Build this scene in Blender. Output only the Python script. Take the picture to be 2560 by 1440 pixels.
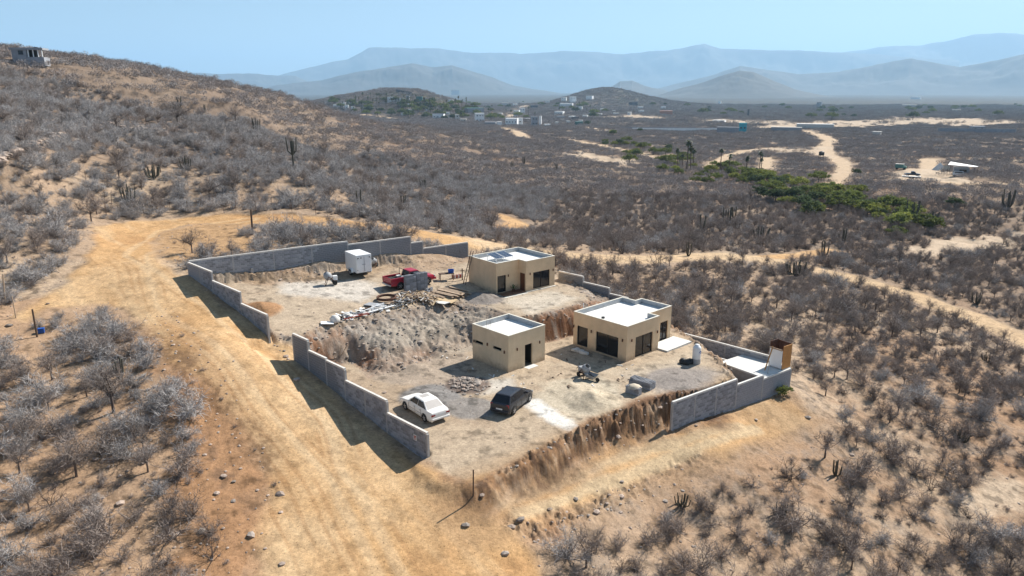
import bpy, bmesh, math, random
import numpy as np
from mathutils import Vector, Matrix
R = math.radians
random.seed(7); rng = np.random.default_rng(11)
S = bpy.context.scene
for o in list(bpy.data.objects): bpy.data.objects.remove(o)
COL = S.collection

# ---------------------------------------------------------------- camera, sky, sun, exposure
F, PITCH, CH = 1820.0, R(15.2), 23.0          # focal length in photo pixels, downward pitch, camera height
cam = bpy.data.cameras.new('camera'); camo = bpy.data.objects.new('camera', cam); COL.objects.link(camo)
cam.lens = F/2560*36; cam.sensor_width = 36; cam.clip_start = .5; cam.clip_end = 90000
camo.location = (0, 0, CH); camo.rotation_euler = (R(90)-PITCH, 0, 0); S.camera = camo
SUN_EL, SUN_AZ = R(41), math.atan2(.74, .67)   # azimuth measured from +Y towards +X
w = bpy.data.worlds.new('World'); S.world = w; w.use_nodes = True
nt = w.node_tree; bg = nt.nodes['Background']; sky = nt.nodes.new('ShaderNodeTexSky')
sky.sky_type = 'NISHITA'; sky.sun_disc = False; sky.sun_elevation = SUN_EL; sky.sun_rotation = SUN_AZ
sky.altitude = 100; sky.air_density = 1.0; sky.dust_density = .15; sky.ozone_density = 2.0
nt.links.new(sky.outputs[0], bg.inputs[0]); bg.inputs[1].default_value = .052
sl = bpy.data.lights.new('sun', 'SUN'); sl.energy = 5.0; sl.angle = R(.53); sl.color = (1, .94, .86)
so = bpy.data.objects.new('sun', sl); COL.objects.link(so)
sd = Vector((math.sin(SUN_AZ)*math.cos(SUN_EL), math.cos(SUN_AZ)*math.cos(SUN_EL), math.sin(SUN_EL)))
so.rotation_euler = sd.to_track_quat('Z', 'Y').to_euler()
S.view_settings.view_transform = 'Standard'; S.view_settings.look = 'None'; S.view_settings.exposure = .94
S.view_settings.gamma = 1; S.view_settings.use_curve_mapping = False
S.render.engine = 'CYCLES'; S.cycles.volume_bounces = 1; S.cycles.max_bounces = 6
S.cycles.volume_step_rate = 1

# ---------------------------------------------------------------- survey helpers: photo point + height -> place
cp, sp = math.cos(PITCH), math.sin(PITCH)
def ray(px, py):
    u = (px-1280)/F; v = (py-720)/F
    return np.array([u, cp-v*sp, -sp-v*cp])
def P(px, py, z):
    d = ray(px, py); t = (z-CH)/d[2]; return np.array([d[0]*t, d[1]*t, z])
def PD(px, py, D):
    d = ray(px, py); t = D/math.hypot(d[0], d[1]); return np.array([d[0]*t, d[1]*t, CH+d[2]*t])

# ---------------------------------------------------------------- noise (numpy)
def _h(i, j, s):
    n = (i.astype(np.int64)*374761393 + j.astype(np.int64)*668265263 + s*974634777) & 0xffffffff
    n = ((n ^ (n >> 13))*1274126177) & 0xffffffff
    return ((n ^ (n >> 16)) & 0xffff)/65535.0
def vn(x, y, s=0):
    xi = np.floor(x); yi = np.floor(y); fx = x-xi; fy = y-yi
    fx = fx*fx*(3-2*fx); fy = fy*fy*(3-2*fy)
    a = _h(xi, yi, s); b = _h(xi+1, yi, s); c = _h(xi, yi+1, s); d = _h(xi+1, yi+1, s)
    return (a+(b-a)*fx)*(1-fy)+(c+(d-c)*fx)*fy
def fbm(x, y, o=4, s=0, g=.5):
    r = 0; a = 1; t = 0
    for k in range(o):
        r = r+a*vn(x*2**k+17.3*k, y*2**k-9.1*k, s+k); t += a; a *= g
    return r/t*2-1
def sstep(a, b, x):
    t = np.clip((x-a)/(b-a), 0, 1); return t*t*(3-2*t)

# ---------------------------------------------------------------- terrain: survey points
cpts = []
def cz(*L):
    for a, b, z in L: cpts.append(P(a, b, z))
def cd(*L):
    for a, b, D in L: cpts.append(PD(a, b, D))
def cw(*L):
    for az, D, z in L: cpts.append(np.array([D*math.sin(R(az)), D*math.cos(R(az)), z]))
cz((900,1440,-1.2),(400,1440,-1.0),(0,1440,-.4),(1400,1440,-2.5),(2000,1440,-5),(2560,1440,-7.5),
   (1066,1155,-.4),(1190,1240,-.6),(700,1150,.2),(350,1200,.4),(0,1200,1.1),(980,1100,0),(860,1020,.9),
   (740,910,2.1),(640,910,2.9),(683,855,2.9),(560,850,3.9),(540,760,4.6),(480,700,5.5),(400,710,5.5),(250,720,5.3),
   (450,950,2.9),(200,950,2.9),(0,950,3),(90,838,4),(0,780,5),(300,600,6.3),(390,620,6.1),(380,565,6.4),(620,545,6.3),(830,552,6.2),
   (1000,575,5.5),(1100,590,4.8),(1200,605,3.6),(1300,620,2.0),(1480,645,0),(1650,650,-1.5),(1850,640,-3),(2100,690,-5),
   (2300,750,-6.5),(2560,850,-8),(450,610,6.2),(700,590,6.0),(820,580,6.0),
   (0,700,6.2),(0,600,8.2),(0,500,10.5),(150,600,7.6),(200,500,9.3),(400,500,8),(620,500,7.5),
   (1600,720,-1.4),(1500,700,0),(1800,800,-2.6),(2000,900,-3.2),(2100,1000,-4),(1900,1070,-3.2),(1500,1180,-2.2),(1300,1240,-1.5),
   (1700,1080,-2.3),(1420,1165,-1.9),(1230,1225,-1.2),(1600,1100,-2.2),(1980,975,-2.4),
   (1700,1300,-4),(2300,1200,-6),(2560,1000,-7),(2300,950,-5),(2400,600,-9),(2100,600,-7),(1800,580,-6.5))
cd((0,400,110),(0,300,150),(0,200,200),(0,146,240),(300,400,125),(300,300,160),(300,191,240),(150,300,155),(150,167,240),
   (470,214,250),(450,300,170),(450,400,135),(600,450,120),(600,400,140),(600,340,170),(600,300,190),(600,270,240),(600,228,290),
   (700,400,150),(700,350,185),(700,335,232),(700,290,262),(700,242,310),(780,450,125),(780,400,155),(775,378,175),(775,355,240),
   (775,310,275),(775,262,330),(900,560,97),(900,500,125),(900,450,150),(900,410,185),(900,390,222),(900,343,270),(900,305,350),
   (1000,540,125),(1000,500,150),(1000,450,190),(1000,400,250),(1000,350,320),(1000,311,420),(1217,560,135),(1217,500,180),
   (1217,450,240),(1217,400,320),(1217,350,450),(1217,323,620),(1480,600,140),(1480,560,165))
for px in (1480, 1800, 2150, 2560):
    cd((px,500,215+(px-1480)*.02),(px,450,290),(px,400,400),(px,350,600),(px,322,880),(px,300,1200),(px,280,1750),(px,262,2900))
for az, D, z in ((-26,212,8),(-21,212,3.5),(-17.3,212,1.5),(-15.3,205,-.8),(-12,222,-1.5),(-40,400,36),(-30,400,28),(-22,450,18),(-15,520,-2),(-12,440,-3),(-10,560,-12),(-7,600,-14),(-14,640,-14),(-4,900,-18),
    (-40,900,-10),(-25,900,-15),(-14,900,-17),(-60,60,9),(-60,120,20),(-60,250,38),(-60,900,0),(-90,60,9),(-90,200,25),(180,60,-3),(180,300,-5),
    (0,20,-1.5),(-45,20,1),(45,20,-5),(60,60,-9),(60,150,-12),(60,400,-16),(90,60,-9),(90,300,-18),(-120,60,3),(120,60,-8)): cw((az,D,z))
for az in (-180,-120,-60,-36,-18,0,18,36,60,120,180): cw((az,2600,-26),(az,6000,-28),(az,16000,-31),(az,40000,-34))
C = np.array(cpts)
# trench between the pads and the boundary walls, and foot of the far walls (site survey in metres)
extra = [(17.5,63.5,-2.2),(20.5,60.8,-2.2),(13.5,68.2,-1.3),(22,60.5,-2.4),(9.6,72.8,.3),(7.0,75.6,1.2),(16,54,-2.2),(20,57,-2.4),(13.5,52.8,-2.0),
         (14,50.5,-2.2),(18,53,-2.6),(23,56.8,-2.9),(24,62.5,-2.3),(20,66.5,-2.2),(14,72,-1.5),(-28,70.5,5.3),(-24,73.5,5.1),(-18,78,4.7),(-12,82.5,4.7),
         (-8,85,4.0),(-5,87.2,2.9),(-15,83,6.1),(-22,78,6.3),(-5,91,3.8),(0,86,2.3),(6,82,1.6),(-30,71.5,6.0)]
C = np.vstack([C, np.array(extra)])
def rbfc(x, y):
    D = np.hypot(x, y)+1e-6; return np.arctan2(x, y), np.log(np.maximum(D, 8))
RA, RL = rbfc(C[:,0], C[:,1]); cD = np.exp(RL); cv = (C[:,2]-CH)/cD
def phi(r2): return np.sqrt(r2+1e-4)
K = phi((RA[:,None]-RA[None])**2+(RL[:,None]-RL[None])**2)
RN = n = len(RA); A = np.zeros((n+3, n+3)); A[:n,:n] = K+np.eye(n)*-2e-3
A[:n,n] = 1; A[:n,n+1] = RA; A[:n,n+2] = RL; A[n:,:n] = A[:n,n:].T
RW = np.linalg.solve(A, np.concatenate([cv, [0,0,0]]))
def hbase(x, y):
    a, l = rbfc(x, y); out = np.zeros_like(a)
    for i in range(0, len(a), 40000):
        aa = a[i:i+40000]; ll = l[i:i+40000]
        k = phi((aa[:,None]-RA[None])**2+(ll[:,None]-RL[None])**2)
        out[i:i+40000] = k@RW[:RN]+RW[RN]+RW[RN+1]*aa+RW[RN+2]*ll
    return out*np.exp(l)+CH
def polysd(x, y, poly):
    """distance to polygon, negative inside"""
    d2 = np.full(x.shape, 1e18); ins = np.zeros(x.shape, bool); m = len(poly)
    for i in range(m):
        ax, ay = poly[i][:2]; bx, by = poly[(i+1) % m][:2]; ex, ey = bx-ax, by-ay
        t = np.clip(((x-ax)*ex+(y-ay)*ey)/(ex*ex+ey*ey+1e-12), 0, 1)
        d2 = np.minimum(d2, (x-ax-t*ex)**2+(y-ay-t*ey)**2)
        c = ((ay > y) != (by > y)); c &= x < (bx-ax)*(y-ay)/((by-ay) if by != ay else 1e-9)+ax; ins ^= c
    d = np.sqrt(d2); return np.where(ins, -d, d)
def linesd(x, y, pts):
    d2 = np.full(x.shape, 1e18)
    for a, b in zip(pts[:-1], pts[1:]):
        ex, ey = b[0]-a[0], b[1]-a[1]
        t = np.clip(((x-a[0])*ex+(y-a[1])*ey)/(ex*ex+ey*ey+1e-12), 0, 1)
        d2 = np.minimum(d2, (x-a[0]-t*ex)**2+(y-a[1]-t*ey)**2)
    return np.sqrt(d2)
POLY_L = [P(a,b,0) for a,b in ((800,925),(862,965),(965,1045),(1060,1140),(1100,1190),(1185,1203),(1250,1172),(1350,1120),(1432,1078),
    (1500,1040),(1600,1003),(1680,983),(1770,970),(1832,948),(1800,912),(1762,868),(1722,852),(1690,826),(1600,785),(1440,838),(1360,858),(1180,864),(1080,895),(1000,928),(930,940),(880,905))]
POLY_U = [P(a,b,z) for a,b,z in ((560,712,4.2),(620,768,3.6),(690,842,2.8),(742,850,2.6),(800,826,2.6),(880,806,2.6),(960,785,2.6),(1060,768,2.5),(1150,752,2.5),
    (1215,765,2.5),(1290,792,2.5),(1400,775,2.5),(1462,752,2.5),(1470,735,2.5),(1430,715,2.5),(1392,672,2.5),(1300,650,2.5),(1190,665,2.6),
    (1110,690,2.7),(1040,690,3.1),(960,668,3.7),(870,678,4.0),(760,705,4.1),(640,712,4.2))]
def zU(x, y): return np.maximum(2.5-.0865*(x+2)+.068*(y-74), 2.45)
def bump(x, y, px, D, h, wx, wy):
    c = PD(px, 240, D); az = math.atan2(c[0], c[1]); ux, uy = math.cos(az), -math.sin(az); dx = x-c[0]; dy = y-c[1]
    a = dx*ux+dy*uy; b = dx*uy*-1+dy*ux
    return h*np.exp(-(a/wx)**2-(b/wy)**2)
def hsite(x, y, detail=True):
    x = np.asarray(x, float); y = np.asarray(y, float); sh = x.shape; x = x.ravel(); y = y.ravel()
    z = hbase(x, y); D = np.hypot(x, y)
    far = D > 700
    if far.any():
        xf, yf = x[far], y[far]
        z[far] += (bump(xf,yf,870,1650,32,130,260)+bump(xf,yf,1030,1500,27,85,200)+bump(xf,yf,1125,1450,15,90,150)+bump(xf,yf,955,1600,12,80,260)
                   +bump(xf,yf,1500,2350,42,120,320)+bump(xf,yf,1400,2000,12,150,250)+bump(xf,yf,1600,2350,20,190,300)+bump(xf,yf,1500,1500,7,190,170))
    near = (D < 135) & (np.abs(x) < 60) & (y > 30)
    bank = np.zeros_like(x)
    if near.any():
        xn, yn = x[near], y[near]; zb = z[near]
        wob = fbm(xn*.55, yn*.55, 3, 40)*.55 + fbm(xn*2.1, yn*2.1, 2, 45)*.16
        dL = np.maximum(polysd(xn, yn, POLY_L)+wob, 0); dU = np.maximum(polysd(xn, yn, POLY_U)+wob, 0)
        # the boundary walls hold the fill back
        for (ax, ay, bx_, by_, lo, hi) in WLINES:
            ex, ey = bx_-ax, by_-ay; LL = math.hypot(ex, ey); ex /= LL; ey /= LL; tt = (xn-ax)*ex+(yn-ay)*ey; sdv = (xn-ax)*ey-(yn-ay)*ex
            ob = sstep(-.75, -.02, sdv)*sstep(-lo-.6, -lo+.9, tt)*sstep(LL+hi+.6, LL+hi-.9, tt)*5; dL = dL+ob; dU = dU+ob
        e = 1e-3; wU = 1/(dU/1.6+e)**4; wL = 1/(dL/1.1+e)**4
        gap = 1-sstep(6.5, 10, dU+dL)
        wB = (1-gap)*1.0+1e-9
        zz = (wU*zU(xn, yn)+wL*0+wB*zb)/(wU+wL+wB)
        r = dL/(dU+dL+1e-6); rr = .55*r+.45*sstep(.0, .55, r); zg = zU(xn, yn)*rr
        z[near] = zz*(1-gap)+zg*gap
        t = np.minimum(np.minimum(dL, dU)/.25, 1)*(1-sstep(3, 6.5, np.minimum(dL, dU)))
        t = t*sstep(.25, 1.3, np.abs(np.where(dL < dU, 0, zU(xn, yn))-zb)*(1-gap)+gap*2)
        if ROADMASK: t = t*(1-ROADMASK(xn, yn))
        bank[near] = t
        if detail:
            # rills down the cut banks and tumbled rubble
            g1 = -np.abs(fbm(xn*.75+yn*.75, (xn-yn)*.16, 3, 60))*1.6+.4+.6*fbm(xn*3.5, yn*3.5, 2, 62); rough = fbm(xn*1.6, yn*1.6, 4, 70, .62)
            z[near] += bank[near]*(g1*np.where(gap > .5, .08, .12)+rough*np.where(gap > .5, .24, .40)+np.where(gap > .5, .28, .9)*.42*fbm(xn*4.2, yn*4.2, 2, 75))
    if detail:
        q = fbm(x*.11, y*.11, 4, 3, .55)*np.clip(D/220, .18, 1.6)+fbm(x*.9, y*.9, 3, 9, .6)*.10
        q += fbm(x*.012, y*.012, 4, 5)*np.clip((D-350)/500, 0, 1)*4
        flat = np.ones_like(x)
        if near.any():
            m = np.minimum(polysd(xn, yn, POLY_L), polysd(xn, yn, POLY_U)); flat[near] = .22+.78*sstep(-.5, 1.5, m)
        q *= flat
        # track beds are graded smooth
        rm = ROADMASK(x, y) if ROADMASK else 0
        z = z+q*(1-.82*rm)
        for g in PILES:
            px, py, r0, hh = g; d = np.hypot(x-px, y-py)/r0; mm = d < 1.3
            if mm.any():
                z[mm] += hh*np.clip(1-d[mm], 0, 1)**1.15*(1+.25*fbm(x[mm]*1.5, y[mm]*1.5, 3, 80))
    hsite.bank = bank.reshape(sh)
    return z.reshape(sh)
WLINES = [(-31.3,68.5,-20.25,57.5,3,.0),(-17.3,54.6,-5.6,43.0,0,0),(12.19,51.06,24.67,60.21,0,3),(-5.5,87.2,-31.3,68.5,0,3)]
ROADMASK = None; PILES = []
def H1(x, y): return float(hsite(np.array([x]), np.array([y]))[0])
def G(pts, detail=False):
    """where the sight line through each photo point meets the ground"""
    pts = np.atleast_2d(np.array(pts, float)); d = np.array([ray(a, b) for a, b in pts])
    hd = np.hypot(d[:,0], d[:,1]); Ds = np.concatenate([np.arange(24, 130, .5), 130*1.009**np.arange(0, 520)])
    X = d[:,0,None]/hd[:,None]*Ds; Y = d[:,1,None]/hd[:,None]*Ds; Z = CH+d[:,2,None]/hd[:,None]*Ds
    h = hsite(X, Y, detail); under = Z < h
    i = np.argmax(under, 1); i = np.where(under.any(1), np.maximum(i, 1), len(Ds)-1)
    k = np.arange(len(pts)); g0 = Z[k,i-1]-h[k,i-1]; g1 = Z[k,i]-h[k,i]; t = np.clip(g0/(g0-g1+1e-9), 0, 1)
    D = Ds[i-1]+(Ds[i]-Ds[i-1])*t; xx = d[:,0]/hd*D; yy = d[:,1]/hd*D
    return np.stack([xx, yy, h[k,i-1]*(1-t)+h[k,i]*t], 1)

# ---------------------------------------------------------------- tracks, clearings
road_poly = G([(40,790),(150,715),(215,650),(240,600),(235,565),(330,552),(480,544),(620,537),(760,545),(880,557),(960,563),(1060,576),(1120,590),(1200,602),(1250,612),
    (1250,624),(1180,614),(1100,603),(1030,592),(960,580),(850,564),(700,554),(560,555),(470,562),(400,582),(375,605),(380,635),(400,655),(440,683),(478,692)])
RP = [tuple(q) for q in road_poly]+[tuple(q) for q in G([(560,765),(683,856),(745,860),(760,880),(738,910),(860,1005),(1066,1158),(1180,1245),(1290,1330),(1360,1440)])]\
    +[(2,26,0),(-12,26,0)]+[tuple(q) for q in G([(640,1440),(640,1340),(680,1250),(650,1120),(590,1040),(500,950),(430,900),(395,850),(340,800),(300,768),(230,760),(130,772),(60,800)])]
back_road = [tuple(q) for q in G([(1225,612),(1350,630),(1480,646),(1600,647),(1750,640),(1850,640),(1950,655),(2050,676),(2150,702),(2300,745),(2420,788),(2560,850),(2700,910)])]
loop_road = [tuple(q) for q in G([(560,549),(700,548),(830,555),(930,565),(1030,580),(1120,598),(1200,608),(1280,620)])]
spur_road = [tuple(q) for q in G([(1900,645),(2050,628),(2200,612),(2350,600),(2560,590)])]
low_road = [tuple(q) for q in G([(1180,1262),(1330,1240),(1450,1190),(1600,1142),(1750,1098),(1880,1060),(1960,1030)])]
rut_a = [tuple(q) for q in G([(1250,1250),(1450,1172),(1600,1127),(1750,1085),(1850,1062)])]
rut_b = [tuple(q) for q in G([(1300,1282),(1500,1212),(1650,1155),(1800,1100),(1890,1072)])]
far_road = [tuple(q) for q in G([(2010,328),(2050,338),(2078,350),(2062,362),(2065,380),(2085,395),(2108,408),(2108,430),(2098,450),(2078,468)])]
far_roads = [far_road]+[[tuple(q) for q in G(L)] for L in (
    [(1770,420),(1800,400),(1830,385),(1900,372)], [(2320,400),(2325,430),(2280,440)], [(2250,448),(2400,458),(2560,462)], [(1400,345),(1480,360),(1640,392),(1720,402)],
    [(2200,400),(2330,398),(2560,400)],[(1260,322),(1310,345),(1390,358)],[(1000,296),(900,285)],[(1915,395),(1915,430)],[(1230,575),(1300,560),(1250,540)])]
clearings = [G(L) for L in ([(1370,378),(1450,380),(1560,396),(1600,415),(1540,412),(1440,396)], [(2200,436),(2280,415),(2330,420),(2380,440),(2420,455),(2300,452)],
    [(1880,322),(1950,312),(2110,304),(2300,296),(2420,300),(2560,306),(2560,312),(2420,316),(2300,310),(2120,322),(2000,326)],
    [(2040,372),(2060,366),(2080,395),(1960,380),(1880,376),(1900,370)],
    [(1700,306),(1780,300),(1960,302),(2000,308),(1900,314),(1780,312)],[(2200,640),(2350,600),(2560,575),(2560,620),(2400,635)],[(1560,285),(1700,296),(1600,300),(1480,296)],
    [(1250,292),(1310,262),(1330,262),(1275,294)],[(2400,1240),(2500,1190),(2560,1200),(2560,1260),(2480,1280)],[(1440,322),(1560,330),(1500,334)])]
slope_bare = [tuple(q) for q in G([(400,655),(380,630),(380,600),(400,582),(480,560),(600,556),(630,560),(600,590),(700,600),(700,612),(520,640),(478,650)])]
def roadmask(x, y):
    sh = x.shape; x = x.ravel(); y = y.ravel(); m = np.zeros(x.shape); D = np.hypot(x, y)
    s = D < 150
    if s.any():
        a, b = x[s], y[s]; wv = fbm(a*.5, b*.5, 3, 21)*.9
        v = sstep(.6, -.6, polysd(a, b, RP)+wv*.7)
        v = np.maximum(v, sstep(3.4, 2.0, linesd(a, b, back_road)+wv*.7)); v = np.maximum(v, sstep(3.4, 2.2, linesd(a, b, loop_road)+wv*.6)); v = np.maximum(v, sstep(2.2, 1.2, linesd(a, b, spur_road)+wv))
        v = np.maximum(v, sstep(2.3, 1.2, linesd(a, b, low_road)+wv*.8))
        m[s] = v
    s = (D > 100) & (D < 1600)
    if s.any():
        a, b = x[s], y[s]; v = m[s]; d = D[s]; wv = fbm(a*.08, b*.08, 3, 22)*2.2*np.clip(d/400, .4, 2)
        for L in far_roads: v = np.maximum(v, sstep(4.5, 2.2, linesd(a, b, L)/np.clip(d/320, .7, 1.6)+wv*.4))
        m[s] = v
    return m.reshape(sh)
def clearmask(x, y):
    v = np.zeros(x.shape)
    for p in clearings:
        c = p[:,:2].mean(0); dd = math.hypot(*c); sc = max(dd/150, .6)
        s = (np.hypot(x-c[0], y-c[1]) < dd*.7)
        a, b = x[s], y[s]
        v[s] = np.maximum(v[s], sstep(1.5*sc, -1.5*sc, polysd(a, b, p)+fbm(a*.3/sc, b*.3/sc, 3, 31)*4*sc))
    return v
ROADMASK = roadmask
def T(px, py):
    return G([(px, py)], True)[0]
# heaps of earth, sand and gravel on the pads (place, radius, height)
for (px, py, z, r0, hh) in ((655,782,3.3,2.0,.75),(1480,1003,0,2.3,.75),(1075,992,0,2.6,.32),(1178,1020,0,2.0,.14),(1170,963,0,1.9,.55),(1210,745,2.5,2.2,.6),
                            (1440,975,0,2.4,.22),(1700,950,0,2.8,.25),(1105,858,.9,1.5,.5),(1040,905,.6,1.6,.4)):
    q = P(px, py, z); PILES.append((q[0], q[1], r0, hh))
PILE_C = [(.34,.20,.11),(.50,.43,.33),(.24,.23,.225),(.27,.25,.235),(.19,.15,.13),(.28,.25,.23),(.52,.45,.35),(.30,.27,.25),None,None]

# ---------------------------------------------------------------- ground mesh
azc = np.concatenate([np.linspace(-180,-48,30)[:-1], np.linspace(-48,-38,30)[:-1], np.arange(-38,38,.1), np.linspace(38,48,30)[1:], np.linspace(48,180,30)[1:]])
rr = [0.5, 6, 12, 18, 23, 26]; d = 26.2
while d < 40000:
    rr.append(d); d += .2 if d < 95 else d*(.0022+.0075*min(1, (d-95)/700)+.03*min(1, max(0, (d-2500)/5000)))
rr = np.array(rr); AZ, RR = np.meshgrid(np.radians(azc), rr); X = RR*np.sin(AZ); Y = RR*np.cos(AZ)
Z = hsite(X, Y); BANK = hsite.bank
# the curve of the earth and a settled foot under each building are left to the pads
nr, na = X.shape; x, y, z = X.ravel(), Y.ravel(), Z.ravel(); D = np.hypot(x, y)
road = roadmask(x, y); clr = clearmask(x, y); bank = BANK.ravel()
def mix(c, col, m):
    m = np.clip(m, 0, 1)[:,None]; return c*(1-m)+np.array(col)*m
n1 = fbm(x*.06, y*.06, 4, 1); n2 = fbm(x*.5, y*.5, 4, 2, .6); n3 = fbm(x*3.1, y*3.1, 2, 4); n4 = fbm(x*.02, y*.02, 4, 6)
col = np.tile(np.array([.40,.295,.21]), (len(x), 1))
col = mix(col, (.50,.385,.28), sstep(.0, .5, n1+.4*n2)); col = mix(col, (.36,.215,.125), sstep(.1, .6, n4-.2*n2)*.7)
col = mix(col, (.20,.165,.14), sstep(.12, .5, n2+.5*n3)*.55*(1-sstep(200, 500, D)))
left = ((x < -14) & (D < 75)).astype(float); col = mix(col, (.42,.27,.165), left*.6)
# distant scrub reads as one grey-brown carpet
carpet = sstep(260, 900, D)
ns = fbm(x/np.maximum(D*.012, 1), y/np.maximum(D*.03, 1), 3, 90)
nsw = fbm(x*.06, y*.02, 4, 91, .7)
col = mix(col, (.165,.14,.125), carpet*(.80+.35*nsw)); col = mix(col, (.30,.23,.17), carpet*sstep(.25, .6, nsw+.3*n4)*.75)
col = mix(col, (.085,.10,.06), sstep(1000, 1600, D)*sstep(-.1, .35, n4*1.0+nsw*.6)*.8*(1-sstep(6000, 12000, D)))
col = mix(col, (.12,.115,.10), sstep(1400, 2400, D)*.6)
near = D < 135; a, b = x[near], y[near]; sL = polysd(a, b, POLY_L); sU = polysd(a, b, POLY_U); cn = col[near]
m2, m3, m1 = n2[near], n3[near], n1[near]
cn = mix(cn, (.29,.195,.13), bank[near]*(sstep(-.5, .5, m2)*.9)); cn = mix(cn, (.33,.29,.25), bank[near]*sstep(.0, .35, m1*1.2+m3*.3+.1))
cn = mix(cn, (.24,.115,.055), bank[near]*sstep(.1, .5, -m1*1.1+m2*.5))
inU = sstep(.5, -.6, sU+m2*.6); inL = sstep(.5, -.6, sL+m2*.6)
cn = mix(cn, (.46,.375,.285), inU); cn = mix(cn, (.46,.37,.275), inL); cn = mix(cn, (.33,.25,.18), np.maximum(inU, inL)*sstep(.05, .5, m1+.6*m2)*.6)
gapm = (1-sstep(6.5, 10, np.maximum(sU,0)+np.maximum(sL,0)))*(1-inU)*(1-inL)
cn = mix(cn, (.31,.27,.235), gapm*(.65+.5*m2)); cn = mix(cn, (.27,.125,.06), gapm*sstep(2.4, 1.0, np.maximum(sL,0)+m2*1.2)*.8); 
cn = mix(cn, (.37,.33,.29), gapm*sstep(.2,.5,m3+m2*.5)*.7)
# rust-coloured fresh cut along the front bank
frontcut = linesd(a, b, POLY_L[4:13])
cn = mix(cn, (.30,.155,.08), sstep(3.4, .4, frontcut+m2*.8)*(1-inL)*sstep(-.4,.3,m1+m2)); cn = mix(cn, (.17,.115,.08), sstep(3.0, .6, frontcut+m3)*(1-inL)*sstep(.1,.5,m2)*.7)
def spot(cn, L, c, s=1.0, soft=.8, nz=.9):
    p = [P(u, v, zz) for u, v, zz in L]; d = polysd(a, b, p)
    return mix(cn, c, sstep(soft, -soft, d+m2*nz+m3*.25)*s)
cn = cn*np.where((inL > .5)|(inU > .5), 1, 1)[:,None]
cn = spot(cn, [(1000,895,0),(1170,880,0),(1180,960,0),(1110,985,0),(940,950,0),(905,930,0)], (.36,.30,.25), .7)
cn = spot(cn, [(1340,960,0),(1500,940,0),(1570,985,0),(1520,1030,0),(1430,1050,0),(1350,1010,0)], (.56,.50,.40), .8)
cn = spot(cn, [(1302,1000,0),(1345,1000,0),(1400,1030,0),(1445,1062,0),(1425,1078,0),(1350,1045,0)], (.78,.77,.74), .95, .35, .35)
cn = spot(cn, [(1560,935,0),(1700,905,0),(1800,930,0),(1760,965,0),(1640,985,0)], (.36,.32,.29), .85)
cn = spot(cn, [(1210,950,0),(1280,945,0),(1290,975,0),(1210,985,0)], (.60,.57,.52), .8)
cn = spot(cn, [(1365,905,0),(1570,925,0),(1750,870,0),(1700,850,0),(1760,905,0),(1600,950,0)], (.56,.47,.36), .6)
cn = spot(cn, [(690,705,4),(900,700,3.7),(960,720,3.3),(900,760,3),(740,745,3.4),(700,735,3.8)], (.60,.57,.53), .75)
cn = spot(cn, [(560,700,4.2),(650,690,4.6),(850,672,4.6),(960,650,4.6),(1050,655,3.8),(900,690,4),(640,712,4.2)], (.34,.25,.17), .8)
cn = spot(cn, [(1245,745,2.5),(1390,725,2.5),(1450,745,2.5),(1330,785,2.5)], (.56,.50,.42), .9)
cn = spot(cn, [(800,840,2.6),(1100,775,2.5),(1220,770,2.3),(1240,830,1.6),(1000,850,1.5),(850,870,1.5)], (.38,.34,.29), .75)
cn = spot(cn, [(1060,600,4.7),(1170,612,4.2),(1160,640,3),(1100,650,3.5)], (.38,.24,.14), .4)
for (qx, qy, r0, hh), pc in zip(PILES, PILE_C):
    if pc: cn = mix(cn, pc, sstep(1.12, .85, np.hypot(a-qx, b-qy)/r0+m2*.15))
col[near] = cn
inside_ = lambda a_, b_: sstep(.35, -.35, np.minimum(polysd(a_, b_, POLY_L), 9))
# compacted sandy tracks, darker churned soil at the edges, paler wheel lines
rc = np.tile(np.array([.54,.34,.17]), (len(x), 1)); rc = mix(rc, (.60,.43,.26), sstep(-.1, .6, n1+.5*n2)*.6); rc = mix(rc, (.40,.22,.10), sstep(.05, .6, -n1+.4*n2)*.6)
tr = fbm((x*.7+y*.7)*.35, (x*.7-y*.7)*.05+4, 4, 15, .6); rc = mix(rc, (.62,.47,.30), sstep(.05, .5, tr)*(D < 110)*.5)
lane = linesd(x, y, [P(980,1440,-1.2),P(860,1200,.2),P(760,1050,1.2),P(600,880,3.2),P(440,740,5.4),P(340,640,6.2),P(420,575,6.4),P(620,548,6.3)])+fbm(x*.1, y*.1, 2, 37)*1.2
trk = np.maximum.reduce([sstep(.20, .05, np.abs(lane-q_)+n2*.06)*sstep(-.3, .3, fbm(x*.12+q_*7, y*.12, 3, 38)) for q_ in (.3, .75, 1.9, 2.5, 3.4, 4.6)]); rc = mix(rc, (.37,.21,.10), trk*near*.42)
rc = mix(rc, (.66,.52,.35), sstep(.5, .1, np.abs(lane-1.1)+n2*.3)*near*.35)
rc = mix(rc, (.54,.42,.30), sstep(120, 300, D)*.9)
col = col*(1-road[:,None])+rc*road[:,None]
sl_ = near & (np.abs(x) < 70)
sb = sstep(1.5, -1.5, polysd(x, y, slope_bare)+n2*1.5)*near; col = mix(col, (.46,.29,.15), sb*.85*(1-road))
rut = np.minimum(linesd(x, y, rut_a), linesd(x, y, rut_b)); col = mix(col, (.53,.42,.28), sstep(.9, .25, rut+n2*.5)*near*.8)
lr = sstep(4, 2, linesd(x, y, low_road)+n2)*near; col = mix(col, (.40,.27,.16), lr*sstep(.5, 1.2, rut)*.55)
bs = linesd(x, y, back_road); col = mix(col, (.56,.43,.29), sstep(4, 2, bs)*near*.7)
col = mix(col, (.55,.44,.33), clr*.85)
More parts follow.
